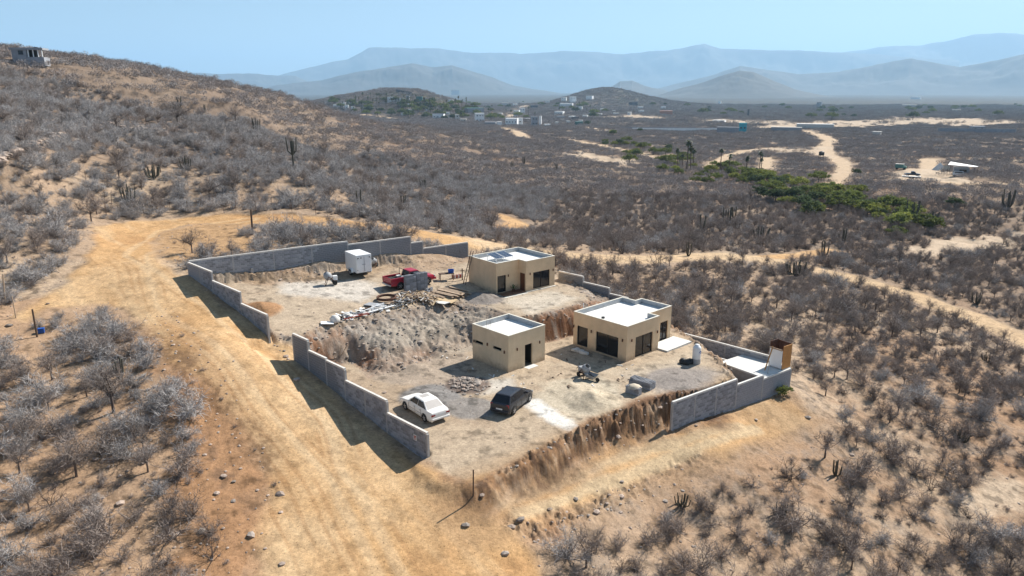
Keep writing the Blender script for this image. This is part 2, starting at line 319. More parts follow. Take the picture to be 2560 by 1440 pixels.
# churned darker soil beside the main track, lower left
ch = sstep(1.5, -1.5, polysd(x, y, [P(u,v,0) for u,v in ((420,900),(520,960),(640,1100),(690,1250),(640,1440),(430,1440),(470,1250),(430,1100))])+n2*2)*near
col = mix(col, (.36,.19,.09), ch*.7*(1-.5*road)); col = mix(col, (.17,.11,.075), ch*sstep(.1,.5,n2)*.7)
stain = ((fbm(x*.23, y*.23, 3, 33) > .3)).astype(float)
col *= (1+.17*n3+.12*n2)[:,None]; 
nz2 = fbm(x*1.3, y*1.3, 3, 35, .65); col = mix(col, col*.55, sstep(.12, .5, nz2)*(D < 160)*(1-.55*road))
cq = P(1190,1215,0); fb = near*(1-inside_(x, y))*sstep(3.3, .3, linesd(x, y, POLY_L[5:13])+n2*.7)*sstep(.3, 2.2, np.hypot(x-cq[0]+2.2, y-cq[1])); rill = .5*fbm(x*.9+y*.9, (x-y)*.2, 3, 60)+.8*fbm(x*2.2, y*2.2, 3, 61, .65)
col = mix(col, (.27,.155,.085), fb*.9); col = mix(col, (.10,.06,.04), fb*sstep(-.05, .3, rill+.5*n3)*.85); col = mix(col, (.40,.30,.21), fb*sstep(.1, .45, -rill+.4*n3-.1)*.6)
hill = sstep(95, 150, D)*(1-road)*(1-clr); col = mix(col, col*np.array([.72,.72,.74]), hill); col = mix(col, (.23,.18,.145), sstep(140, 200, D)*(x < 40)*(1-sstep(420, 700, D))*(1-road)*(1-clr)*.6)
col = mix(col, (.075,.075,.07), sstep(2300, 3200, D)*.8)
lay = fbm(z*3.2+.25*n2, (x+y)*.08, 3, 64, .7); col = mix(col, (.13,.08,.055), fb*sstep(.05, .3, lay)*.6); col = mix(col, (.42,.33,.25), fb*sstep(.15, .4, -lay)*.5)
leftcut = near*sstep(1.5, .2, np.abs(linesd(x, y, [tuple(q[:2]) for q in [P(340,800,5),P(400,860,3.8),P(470,930,2.8),P(560,1010,2),P(640,1090,1),P(690,1200,.2)]])+n2*.9-.3)); col = mix(col, (.17,.10,.055), leftcut*sstep(-.2, .3, n2+n3*.5)*.75)
col *= np.array([.86,.84,.80]); col = np.clip(col, .02, .9)

def setcol(me, c):
    at = me.color_attributes.new('Col', 'FLOAT_COLOR', 'POINT')
    at.data.foreach_set('color', np.concatenate([c, np.ones((len(c), 1))], 1).astype(np.float32).ravel())
def gridmesh(name, xs, ys, zs, faces, c, mat):
    used = np.unique(faces); mp = np.full(len(xs), -1, np.int64); mp[used] = np.arange(len(used))
    me = bpy.data.meshes.new(name); nf = len(faces)
    me.vertices.add(len(used)); me.vertices.foreach_set('co', np.stack([xs[used], ys[used], zs[used]], 1).astype(np.float32).ravel())
    me.loops.add(nf*4); me.loops.foreach_set('vertex_index', mp[faces].astype(np.int32).ravel())
    me.polygons.add(nf); me.polygons.foreach_set('loop_start', np.arange(0, nf*4, 4, dtype=np.int32)); me.update(calc_edges=True)
    me.polygons.foreach_set('use_smooth', np.ones(nf, bool)); setcol(me, c[used]); me.validate()
    me.materials.append(mat); o = bpy.data.objects.new(name, me); COL.objects.link(o); o['kind'] = 'structure'; return o

# ---------------------------------------------------------------- materials
def mat(name, base=(.5,.5,.5), rough=.8, metal=0, nscale=None, namt=.12, bump=0, bscale=None, objvar=0, spec=.3, alpha=None, c2=None, emit=None):
    m = bpy.data.materials.new(name); m.use_nodes = True; N = m.node_tree; b = N.nodes['Principled BSDF']; L = N.links
    b.inputs['Base Color'].default_value = (*base, 1); b.inputs['Roughness'].default_value = rough; b.inputs['Metallic'].default_value = metal
    b.inputs['Specular IOR Level'].default_value = spec
    tc = N.nodes.new('ShaderNodeTexCoord'); last = None
    if nscale:
        nz = N.nodes.new('ShaderNodeTexNoise'); nz.inputs['Scale'].default_value = nscale; nz.inputs['Detail'].default_value = 6; nz.inputs['Roughness'].default_value = .65
        L.new(tc.outputs['Object'], nz.inputs['Vector'])
        r = N.nodes.new('ShaderNodeMix'); r.data_type = 'RGBA'
        hi = c2 if c2 else tuple(min(1, v*(1+namt)) for v in base); lo = base if c2 else tuple(v*(1-namt) for v in base)
        mr = N.nodes.new('ShaderNodeMapRange'); mr.inputs[1].default_value = .3; mr.inputs[2].default_value = .7
        L.new(nz.outputs['Fac'], mr.inputs[0]); L.new(mr.outputs[0], r.inputs[0]); r.inputs[6].default_value = (*lo, 1); r.inputs[7].default_value = (*hi, 1)
        last = r.outputs[2]
    if objvar:
        oi = N.nodes.new('ShaderNodeObjectInfo'); mr = N.nodes.new('ShaderNodeMapRange'); mr.inputs[3].default_value = 1-objvar; mr.inputs[4].default_value = 1+objvar
        L.new(oi.outputs['Random'], mr.inputs[0]); hs = N.nodes.new('ShaderNodeHueSaturation'); L.new(mr.outputs[0], hs.inputs['Value'])
        if last: L.new(last, hs.inputs['Color'])
        else: hs.inputs['Color'].default_value = (*base, 1)
        last = hs.outputs[0]
    if last: L.new(last, b.inputs['Base Color'])
    if bump:
        nz = N.nodes.new('ShaderNodeTexNoise'); nz.inputs['Scale'].default_value = bscale or 20; nz.inputs['Detail'].default_value = 5
        L.new(tc.outputs['Object'], nz.inputs['Vector']); bp = N.nodes.new('ShaderNodeBump'); bp.inputs['Strength'].default_value = bump; bp.inputs['Distance'].default_value = .03
        L.new(nz.outputs['Fac'], bp.inputs['Height']); L.new(bp.outputs[0], b.inputs['Normal'])
    return m
def ground_mat():
    m = bpy.data.materials.new('desert_soil'); m.use_nodes = True; N = m.node_tree; b = N.nodes['Principled BSDF']; L = N.links
    b.inputs['Roughness'].default_value = .95; b.inputs['Specular IOR Level'].default_value = .1
    at = N.nodes.new('ShaderNodeAttribute'); at.attribute_name = 'Col'; tc = N.nodes.new('ShaderNodeTexCoord')
    def noise(sc, det, ro=.6):
        q = N.nodes.new('ShaderNodeTexNoise'); q.inputs['Scale'].default_value = sc; q.inputs['Detail'].default_value = det; q.inputs['Roughness'].default_value = ro
        L.new(tc.outputs['Object'], q.inputs['Vector']); return q.outputs['Fac']
    def mr(s, a, c, lo, hi):
        q = N.nodes.new('ShaderNodeMapRange'); q.inputs[1].default_value = a; q.inputs[2].default_value = c; q.inputs[3].default_value = lo; q.inputs[4].default_value = hi
        L.new(s, q.inputs[0]); return q.outputs[0]
    def mul(s, t):
        q = N.nodes.new('ShaderNodeMath'); q.operation = 'MULTIPLY'; L.new(s, q.inputs[0]); L.new(t, q.inputs[1]); return q.outputs[0]
    f = mul(mr(noise(5, 8, .75), .32, .68, .68, 1.28), mr(noise(.8, 5), .3, .7, .90, 1.10))
    pb = noise(7, 3, .5); f = mul(f, mr(pb, .28, .37, .45, 1))
    v = N.nodes.new('ShaderNodeVectorMath'); v.operation = 'SCALE'; L.new(at.outputs['Color'], v.inputs[0]); L.new(f, v.inputs['Scale']); L.new(v.outputs[0], b.inputs['Base Color'])
    bp = N.nodes.new('ShaderNodeBump'); bp.inputs['Strength'].default_value = .9; bp.inputs['Distance'].default_value = .05; L.new(noise(6, 8, .75), bp.inputs['Height']); L.new(bp.outputs[0], b.inputs['Normal'])
    return m
SOIL = ground_mat()
idx = np.arange(nr*na).reshape(nr, na)
faces = np.stack([idx[:-1,:-1], idx[:-1,1:], idx[1:,1:], idx[1:,:-1]], -1).reshape(-1, 4)[:, ::-1]
fc = faces[:,0]
dU_ = np.full(len(x), 9.); dU_[near] = sU; dL_ = np.full(len(x), 9.); dL_[near] = sL
isroad = road[fc] > .5; isyard = (~isroad) & ((dU_[fc] < 0) | (dL_[fc] < 0))
isbank = (~isroad) & (~isyard) & (bank[fc] > .35)
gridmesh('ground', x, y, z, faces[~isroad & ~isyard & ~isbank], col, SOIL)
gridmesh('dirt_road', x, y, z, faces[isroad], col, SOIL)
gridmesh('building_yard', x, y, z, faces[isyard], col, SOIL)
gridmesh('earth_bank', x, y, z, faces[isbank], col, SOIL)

# ---------------------------------------------------------------- mountains
MT = mat('mountain_scrub', (.075,.07,.06), .95, nscale=.004, namt=.25)
def ridge(name, pts, D, seed, depth=.16, base=-40, rough=.09):
    pts = sorted(pts); pxs = np.linspace(pts[0][0], pts[-1][0], 420); pys = np.interp(pxs, [q[0] for q in pts], [q[1] for q in pts])
    pys = pys+fbm(pxs*.03, pxs*0+seed, 4, seed)*1.6
    rows = 46; V = []; 
    top = np.array([PD(a, b, D) for a, b in zip(pxs, pys)])
    xs = []; ys = []; zs = []
    for k in range(rows):
        t = k/(rows-1)*2-1           # -1 front foot .. 1 back foot
        Dk = D*(1+t*depth*.8); sc = Dk/D; X_ = top[:,0]*sc; Y_ = top[:,1]*sc
        prof = (1-abs(t))**1.15
        nz = fbm(X_/(D*.05), Y_/(D*.05), 5, seed+3, .55)*rough*12*(1-abs(t))*abs(t)*2
        zz = base+(top[:,2]-base)*np.clip(prof*(1+nz), 0, 1.0)
        xs.append(X_); ys.append(Y_); zs.append(zz)
    xs = np.array(xs).ravel(); ys = np.array(ys).ravel(); zs = np.array(zs).ravel(); ix = np.arange(len(xs)).reshape(rows, -1)
    fs = np.stack([ix[:-1,:-1], ix[1:,:-1], ix[1:,1:], ix[:-1,1:]], -1).reshape(-1, 4)[:, ::-1]
    gridmesh(name, xs, ys, zs, fs, np.tile(np.array([.2,.18,.15]), (len(xs), 1)), MT)
ridge('mountain', [(1560,252),(1640,240),(1700,220),(1760,205),(1800,188),(1850,176),(1885,180),(1930,200),(1990,224),(2060,238),(2150,250)], 6500, 5)
ridge('mountain', [(1480,245),(1520,222),(1550,203),(1580,200),(1610,214),(1660,225),(1720,250)], 8500, 9)
ridge('mountain', [(1560,245),(1640,222),(1700,205),(1790,184),(1850,163),(1900,170),(2000,184),(2080,180),(2150,170),(2230,150),(2280,142),(2340,155),(2400,165),(2480,150),(2560,132),(2800,110)], 11000, 12)
ridge('mountain', [(620,235),(680,215),(740,205),(800,200),(880,182),(980,165),(1030,157),(1080,165),(1130,159),(1180,176),(1230,192),(1290,215),(1400,232)], 10000, 15)
ridge('mountain', [(200,215),(330,205),(380,190),(440,182),(480,180),(560,184),(620,182),(680,186),(740,190),(800,215)], 14000, 19)
ridge('mountain', [(620,215),(720,180),(800,160),(870,145),(905,128),(922,118),(950,117),(1000,118),(1100,120),(1200,128),(1300,132),(1400,124),(1500,130),(1560,134),(1620,125),(1700,117),(1760,107),(1800,118),(1900,120),(2000,125),(2150,132),(2400,150)], 19000, 23, .12)
ridge('mountain', [(2000,150),(2100,128),(2200,116),(2300,110),(2380,95),(2440,80),(2500,76),(2560,82),(2800,100)], 23000, 27, .12)
# the air itself
HZ = bpy.data.materials.new('haze'); HZ.use_nodes = True; N = HZ.node_tree; N.nodes.remove(N.nodes['Principled BSDF']); pv = N.nodes.new('ShaderNodeVolumePrincipled')
pv.inputs['Color'].default_value = (.47,.74,1,1); pv.inputs['Density'].default_value = 1/14000; pv.inputs['Anisotropy'].default_value = .15
N.links.new(pv.outputs[0], N.nodes['Material Output'].inputs['Volume'])
bm = bmesh.new(); bmesh.ops.create_cube(bm, size=1); me = bpy.data.meshes.new('haze'); bm.to_mesh(me); bm.free(); me.materials.append(HZ)
hz = bpy.data.objects.new('haze', me); COL.objects.link(hz); hz.scale = (90000, 90000, 2060); hz.location = (0, 0, 1030-60); hz['kind'] = 'stuff'; hz['label'] = 'thin blue haze in the air over the plain and mountains'

# ================================================================ building helpers
class MB:
    def __init__(s): s.v = []; s.f = []
    def poly(s, pts, faces):
        k = len(s.v); s.v += [tuple(p) for p in pts]; s.f += [tuple(k+i for i in f) for f in faces]; return s
    def box(s, x0, x1, y0, y1, z0, z1):
        return s.poly([(x0,y0,z0),(x1,y0,z0),(x1,y1,z0),(x0,y1,z0),(x0,y0,z1),(x1,y0,z1),(x1,y1,z1),(x0,y1,z1)],
                      [(0,3,2,1),(4,5,6,7),(0,1,5,4),(1,2,6,5),(2,3,7,6),(3,0,4,7)])
    def bar(s, p, q, r, n=6, r2=None, cap=True):
        p = Vector(p); q = Vector(q); d = (q-p).normalized(); u = d.orthogonal().normalized(); v = d.cross(u); r2 = r if r2 is None else r2
        P_ = [p+(u*math.cos(2*math.pi*i/n)+v*math.sin(2*math.pi*i/n))*r for i in range(n)]+[q+(u*math.cos(2*math.pi*i/n)+v*math.sin(2*math.pi*i/n))*r2 for i in range(n)]
        F_ = [(i,(i+1)%n,n+(i+1)%n,n+i) for i in range(n)]
        if cap: F_ += [tuple(range(n))[::-1], tuple(range(n,2*n))]
        return s.poly(P_, F_)
    def plank(s, p, q, w, h, up=(0,0,1)):
        p = Vector(p); q = Vector(q); d = (q-p).normalized(); a = d.cross(Vector(up))
        if a.length < 1e-3: a = Vector((1,0,0))
        a.normalize(); b = a.cross(d); P_ = []
        for e in (p, q):
            for i, j in ((-1,-1),(1,-1),(1,1),(-1,1)): P_.append(e+a*i*w/2+b*j*h/2)
        return s.poly(P_, [(0,1,2,3),(7,6,5,4),(0,4,5,1),(1,5,6,2),(2,6,7,3),(3,7,4,0)])
    def lathe(s, prof, c=(0,0,0), n=16):
        k = []; P_ = []; F_ = []
        for r, z in prof: P_ += [(c[0]+r*math.cos(2*math.pi*i/n), c[1]+r*math.sin(2*math.pi*i/n), c[2]+z) for i in range(n)]
        for j in range(len(prof)-1): F_ += [(j*n+i, j*n+(i+1)%n, (j+1)*n+(i+1)%n, (j+1)*n+i) for i in range(n)]
        return s.poly(P_, F_)
    def rock(s, c, sx, sy, sz, seed=0):
        r = random.Random(seed); P_ = []
        for i in (-1,1):
            for j in (-1,1):
                for k in (-1,1): P_.append((c[0]+i*sx*r.uniform(.55,1), c[1]+j*sy*r.uniform(.55,1), c[2]+k*sz*r.uniform(.55,1)))
        return s.poly(P_, [(0,1,3,2),(4,6,7,5),(0,4,5,1),(2,3,7,6),(0,2,6,4),(1,5,7,3)])
    def mesh(s, name, m, smooth=False):
        me = bpy.data.meshes.new(name); me.from_pydata(s.v, [], s.f); me.update()
        for q in (m if isinstance(m, (list, tuple)) else [m]): me.materials.append(q)
        if smooth: me.polygons.foreach_set('use_smooth', [True]*len(me.polygons))
        return me
    def build(s, name, m, parent=None, smooth=False, bevel=0):
        o = bpy.data.objects.new(name, s.mesh(name, m, smooth)); COL.objects.link(o)
        if parent: o.parent = parent
        if bevel: b = o.modifiers.new('bevel', 'BEVEL'); b.width = bevel; b.segments = 2; b.limit_method = 'ANGLE'
        return o
def thing(name, label, cat, loc=(0,0,0), rz=0, group=None):
    o = bpy.data.objects.new(name, None); COL.objects.link(o); o.location = loc; o.rotation_euler = (0,0,rz); o.empty_display_size = .2
    o['label'] = label; o['category'] = cat
    if group: o['group'] = group
    return o
def tag(o, label, cat, group=None, loc=None, rz=None):
    o['label'] = label; o['category'] = cat
    if group: o['group'] = group
    if loc is not None: o.location = loc
    if rz is not None: o.rotation_euler = (0,0,rz)
    return o
def kids(o): return [c for c in bpy.data.objects if c.parent == o]
def dup(o, loc, rz, label=None, sc=None):
    r = o.copy(); COL.objects.link(r); r.location = loc; r.rotation_euler = (0,0,rz)
    if label: r['label'] = label
    if sc: r.scale = (sc,)*3
    for c in KID[o.name]:
        d = c.copy(); COL.objects.link(d); d.parent = r
    return r
KID = {}

M = {}
def dirty(m, c=(.33,.25,.17)):
    N = m.node_tree; L = N.links; b = N.nodes['Principled BSDF']; src = b.inputs['Base Color'].links[0].from_socket
    tc = N.nodes.new('ShaderNodeTexCoord'); sx = N.nodes.new('ShaderNodeSeparateXYZ'); L.new(tc.outputs['Object'], sx.inputs[0])
    nz = N.nodes.new('ShaderNodeTexNoise'); nz.inputs['Scale'].default_value = 3; nz.inputs['Detail'].default_value = 6; L.new(tc.outputs['Object'], nz.inputs['Vector'])
    ma = N.nodes.new('ShaderNodeMath'); ma.operation = 'MULTIPLY_ADD'; L.new(nz.outputs['Fac'], ma.inputs[0]); ma.inputs[1].default_value = -1.0; L.new(sx.outputs[2], ma.inputs[2])
    mr = N.nodes.new('ShaderNodeMapRange'); mr.inputs[1].default_value = -.45; mr.inputs[2].default_value = .1; mr.inputs[3].default_value = .7; mr.inputs[4].default_value = 0; L.new(ma.outputs[0], mr.inputs[0])
    mx = N.nodes.new('ShaderNodeMix'); mx.data_type = 'RGBA'; L.new(mr.outputs[0], mx.inputs[0]); L.new(src, mx.inputs[6]); mx.inputs[7].default_value = (*c, 1); L.new(mx.outputs[2], b.inputs['Base Color'])
def leafmat(name, c, v):
    m = mat(name, c, .75, objvar=v, nscale=.8, namt=.35); N = m.node_tree; L = N.links; b = N.nodes['Principled BSDF']; t = N.nodes.new('ShaderNodeBsdfTranslucent')
    L.new(b.inputs['Base Color'].links[0].from_socket, t.inputs[0]); x_ = N.nodes.new('ShaderNodeMixShader'); x_.inputs[0].default_value = .45; L.new(b.outputs[0], x_.inputs[1]); L.new(t.outputs[0], x_.inputs[2]); L.new(x_.outputs[0], N.nodes['Material Output'].inputs[0]); return m
M['stucco'] = mat('tan_stucco', (.68,.50,.315), .9, nscale=.9, namt=.11, bump=.15, bscale=60)
M['stucco2'] = mat('sand_stucco', (.63,.50,.335), .9, nscale=.9, namt=.11, bump=.15, bscale=60)
dirty(M['stucco']); dirty(M['stucco2'])
M['parapet'] = mat('bare_cement_render', (.40,.41,.41), .9, nscale=2.5, namt=.15, bump=.2, bscale=25)
M['cap'] = mat('light_coping', (.60,.57,.49), .9, nscale=3, namt=.1)
M['roof'] = mat('white_roof_coating', (.80,.80,.78), .75, nscale=1.1, c2=(.60,.59,.56), bump=.1)
M['glass'] = mat('dark_glass', (.012,.013,.015), .08, spec=.5)
M['bronze'] = mat('dark_bronze_frame', (.028,.022,.018), .5)
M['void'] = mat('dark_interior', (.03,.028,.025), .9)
M['brownwood'] = mat('brown_wood_door', (.12,.045,.02), .6, nscale=6, namt=.2)
M['deck'] = mat('red_brown_deck', (.20,.10,.055), .7, nscale=5, namt=.2)
M['slab'] = mat('pale_concrete', (.62,.61,.57), .85, nscale=2, namt=.1, bump=.1)
M['block'] = mat('grey_block', (.27,.275,.29), .95, nscale=9, namt=.18, bump=.4, bscale=60, objvar=.28)
M['mortar'] = mat('mortar', (.42,.41,.40), .95, nscale=6, namt=.15, bump=.3, bscale=50)
M['beam'] = mat('concrete_beam', (.37,.36,.345), .95, nscale=4, namt=.16, bump=.3, bscale=40)
M['capcon'] = mat('sunbleached_concrete', (.60,.57,.52), .95, nscale=5, namt=.14, bump=.2)
M['white'] = mat('white_paint', (.78,.78,.76), .35, nscale=2, namt=.04, spec=.5)
M['whitecar'] = mat('dusty_white_car_paint', (.76,.74,.69), .32, nscale=2, namt=.05, spec=.5)
M['darkcar'] = mat('dark_grey_car_paint', (.035,.036,.042), .25, metal=.3, spec=.5)
M['redcar'] = mat('red_car_paint', (.36,.015,.035), .28, nscale=2, namt=.12, spec=.5)
M['rubber'] = mat('rubber', (.025,.024,.023), .85)
M['rim'] = mat('alloy', (.42,.41,.40), .4, metal=.5)
M['redlens'] = mat('red_lens', (.25,.01,.01), .2, spec=.5)
M['lens'] = mat('clear_lens', (.6,.6,.58), .15, spec=.5)
M['chrome'] = mat('grey_metal', (.45,.45,.45), .35, metal=.8)
M['plate'] = mat('licence_plate', (.7,.7,.68), .5)
M['dustglass'] = mat('dusty_glass', (.42,.39,.36), .5, nscale=2, namt=.1)
M['darkwood'] = mat('weathered_post', (.10,.065,.045), .9, nscale=8, namt=.3)
M['plank'] = mat('sun_bleached_plank', (.36,.27,.19), .9, nscale=5, namt=.25, objvar=.25)
M['ply'] = mat('plywood', (.50,.37,.22), .8, nscale=4, namt=.15)
M['orangeply'] = mat('orange_form_board', (.50,.24,.075), .7, nscale=3, namt=.15)
M['rust'] = mat('rusty_steel', (.10,.045,.028), .8, nscale=9, namt=.4)
M['blacksteel'] = mat('black_steel', (.03,.03,.03), .6)
M['greysteel'] = mat('grey_steel', (.30,.31,.32), .6, nscale=5, namt=.2)
M['blue'] = mat('blue_plastic', (.02,.09,.35), .5)
M['red'] = mat('faded_red_paint', (.40,.06,.03), .6)
M['tarp'] = mat('pale_plastic_sheet', (.62,.60,.56), .6, nscale=4, namt=.2)
M['solar'] = mat('solar_cells', (.03,.045,.08), .15, spec=.6)
M['alu'] = mat('aluminium', (.6,.61,.62), .4, metal=.5)
M['sandm'] = mat('sand', (.50,.43,.33), .95, nscale=7, namt=.1)
M['stone'] = mat('field_stone', (.34,.27,.22), .95, nscale=3, namt=.25, objvar=.35)
M['graystone'] = mat('grey_rubble_stone', (.29,.25,.215), .95, nscale=3, namt=.3, objvar=.35)
M['turq'] = mat('turquoise_paint', (.05,.38,.45), .8)
M['yellow'] = mat('ochre_paint', (.55,.38,.13), .85)
M['offwhite'] = mat('off_white_paint', (.82,.81,.78), .85, nscale=.6, namt=.08)
M['greywall'] = mat('grey_render', (.30,.31,.33), .9, nscale=.5, namt=.15)
M['pink'] = mat('brick_pink_render', (.45,.24,.17), .9, nscale=.5, namt=.1)
M['darkroof'] = mat('dark_sheet_roof', (.08,.085,.10), .7)
M['greenbg'] = mat('tank_green', (.10,.22,.20), .8)

# ---------------------------------------------------------------- block walls
rb = MB(); rb.box(-.195,.195,-.081,.081,-.092,.092)
BLOCK = rb.mesh('block', M['block'])
def block_wall(name, label, A, B, segs, thick=.15, foot=.35, colstep=3.0, group=None, plain=False, zfoot=None, capm='capcon', maxb=300):
    A = np.array(A[:2]); B = np.array(B[:2]); L = np.hypot(*(B-A)); e = (B-A)/L; ang = math.atan2(e[1], e[0])
    t = thing(name, label, 'wall', (A[0], A[1], 0), ang, group)
    def bot(s):
        if zfoot is not None: return zfoot
        q = A+e*s; nrm = np.array([-e[1], e[0]])*.3
        return min(H1(*q), H1(*(q+nrm)), H1(*(q-nrm)))-foot
    core = MB(); blocks = []
    cols = []
    for s0, s1, zt in segs:
        n_ = max(1, int(round((s1-s0)/colstep))); 
        for i in range(n_+1): cols.append((s0+(s1-s0)*i/n_, zt))
        ss = np.linspace(s0, s1, max(2, int((s1-s0)/.8)+1)); bb = [bot(q) for q in ss]
        h = thick/2-.006
        for i in range(len(ss)-1):
            a, b = ss[i], ss[i+1]
            core.poly([(a,-h,bb[i]),(b,-h,bb[i+1]),(b,-h,zt-.14),(a,-h,zt-.14),(a,h,bb[i]),(b,h,bb[i+1]),(b,h,zt-.14),(a,h,zt-.14)],
                      [(0,1,2,3),(5,4,7,6),(3,2,6,7),(0,4,5,1)]+([(0,3,7,4)] if i == 0 else [])+([(1,5,6,2)] if i == len(ss)-2 else []))
        MB().box(s0-.004,s1+.004,-thick/2-.012,thick/2+.012,zt-.14,zt).build('coping', M[capm], t)
        k = 0; zc = zt-.14-.1
        while zc > min(bb)-.1:
            off = 0 if k % 2 else .2; s = s0+off-.2
            while s < s1:
                c0 = max(s, s0)+.008; c1 = min(s+.4, s1)-.008
                if c1-c0 > .08 and zc+.1 > np.interp((c0+c1)/2, ss, bb)+.1: blocks.append(((c0+c1)/2, zc, (c1-c0)/.39))
                s += .4
            zc -= .2; k += 1
    core.build('mortar_joints', M['mortar'], t)
    seen = set()
    for s, zt in cols:
        if round(s, 2) in seen: continue
        seen.add(round(s, 2)); MB().box(s-.075,s+.075,-thick/2-.011,thick/2+.011,bot(s)-.05,zt-.14-.002).build('column', M['beam'], t)
    blocks = [b for b in blocks if all(abs(b[0]-c[0]) > .12 for c in cols) or True]
    def dist(b):
        q = A+e*b[0]; return q[0]**2+q[1]**2+(CH-b[1])**2
    blocks.sort(key=dist)
    rest = MB()
    for i, (s, zc, sx) in enumerate(blocks):
        dy = random.uniform(-.004, .004)
        if i < maxb:
            o = bpy.data.objects.new('block', BLOCK); COL.objects.link(o); o.parent = t; o.location = (s, dy, zc); o.scale = (sx*(.985+random.uniform(0,.01)), (thick+.004)/.162, 1)
        else: rest.box(s-.195*sx, s+.195*sx, -thick/2-.002+dy, thick/2+.002+dy, zc-.092, zc+.092)
    if rest.v: r = rest.build('block', M['block'], t); r['kind'] = 'stuff'
    return t
A3, B3 = P(738,900,2.2), P(1066,1152,-.4)
e3 = (B3-A3)[:2]/np.hypot(*(B3-A3)[:2])
wall3 = block_wall('block_wall', 'stepped grey block wall along the road from the gateway down to the sedan', A3, B3, [(0,2.25,4.47),(2.25,4.8,3.65),(4.8,7.28,3.52),(7.28,12.35,2.62),(12.35,16.7,1.71)])
A2 = np.array([-31.3,68.5]); B2 = np.array([-20.25,57.5])
block_wall('block_wall', 'stepped grey block wall climbing the road above the gateway to the far corner', B2, A2, [(0,4.66,5.12),(4.66,10.2,6.15),(10.2,15.55,7.0)])
u1 = np.array([.81,.586]); u1 = u1/np.hypot(*u1)
block_wall('block_wall', 'long bare block wall behind the white cargo trailer', A2+u1*.1, A2+u1*31.9, [(0,16.3,7.12),(16.3,24.0,6.75),(24.0,25.6,6.0),(25.6,31.8,5.15)], foot=.15, colstep=4.0)
MB().box(-.12,.12,-.12,.12,-1.9,0).build('concrete_pillar', M['beam'])
tag(bpy.data.objects['concrete_pillar'], 'exposed concrete foundation pillar under the back block wall', 'pillar', loc=(*(A2+u1*6.0+np.array([.03,-.2])), 5.6), rz=.62)
A4 = P(1677,1076,-2.2)[:2]; B4 = P(1974,960,-2.2)[:2]
block_wall('block_wall', 'grey block wall at the front right running up to the pale platform', A4, B4, [(0,7.72,.2),(7.72,11.3,-.32),(11.3,15.35,-.66)], foot=.6, capm='slab')
A5 = B4+27.4*np.array([-.7071,.7071])
block_wall('block_wall', 'block wall on the slope behind the two right-hand houses', A5, B4, [(0,3.55,3.4),(3.55,7.15,2.8),(7.15,9.6,2.2),(9.6,12.3,1.2),(12.3,25.3,-.05),(25.3,27.3,-.62)], foot=.4, colstep=4)
nv = np.array([-.7071,-.7071])
block_wall('inner_trench_wall', 'low inner block wall with pale coping inside the trench', A5+nv*2.0+np.array([.7071,-.7071])*13, A5+nv*2.0+np.array([.7071,-.7071])*23.8, [(0,10.8,-.75)], zfoot=-2.9, maxb=200)
block_wall('short_cross_wall', 'short pale-topped cross wall spanning the trench', A5+nv*2.1+np.array([.7071,-.7071])*18.5, A5+nv*4.0+np.array([.7071,-.7071])*18.5, [(0,1.9,-.3)], zfoot=-2.9, capm='slab')

# platform slab with the form box on it
c0 = B4+(A4-B4)/np.hypot(*(A4-B4))*.15; ang4 = math.atan2(*(B4-A4)[::-1])
pt = thing('concrete_platform', 'pale concrete platform slab in the right corner of the block walls', 'platform', (B4[0], B4[1], -.62), ang4)
MB().box(-4.0,-.1,.1,4.6,-.16,-.01).build('slab_top', M['slab'], pt)
MB().box(-3.9,-.2,.2,4.5,-2.4,-.165).build('tank_body', M['beam'], pt)
bx = thing('form_box', 'tall open box of orange and white boards standing on the platform corner', 'box', (B4[0], B4[1], -.62), ang4)
MB().box(-1.2,.02,.14,.19,0,2.15).build('orange_board', M['orangeply'], bx); MB().box(-1.3,-1.25,.2,1.45,.1,1.7).build('white_board', M['white'], bx)
MB().box(-.05,0,.2,1.5,.2,2.2).build('side_board', M['rust'], bx); MB().box(-1.25,-.06,1.45,1.5,.2,2.3).build('back_board', M['rust'], bx)
MB().box(-1.36,-1.30,.2,1.5,1.72,1.84).build('cross_rail', M['plank'], bx)
pl = MB(); pl.plank((-2.6,.9,.05),(-1.25,1.2,1.9),.1,.05); tag(pl.build('leaning_prop', M['orangeply']), 'orange timber prop leaning on the board box', 'prop', loc=(B4[0], B4[1], -.62), rz=ang4)
pl = MB(); pl.bar((-3.0,.3,0),(-3.0,.3,1.2),.035); tag(pl.build('steel_stub', M['greysteel']), 'short steel stub standing on the platform edge', 'post', loc=(B4[0], B4[1], -.62), rz=ang4)

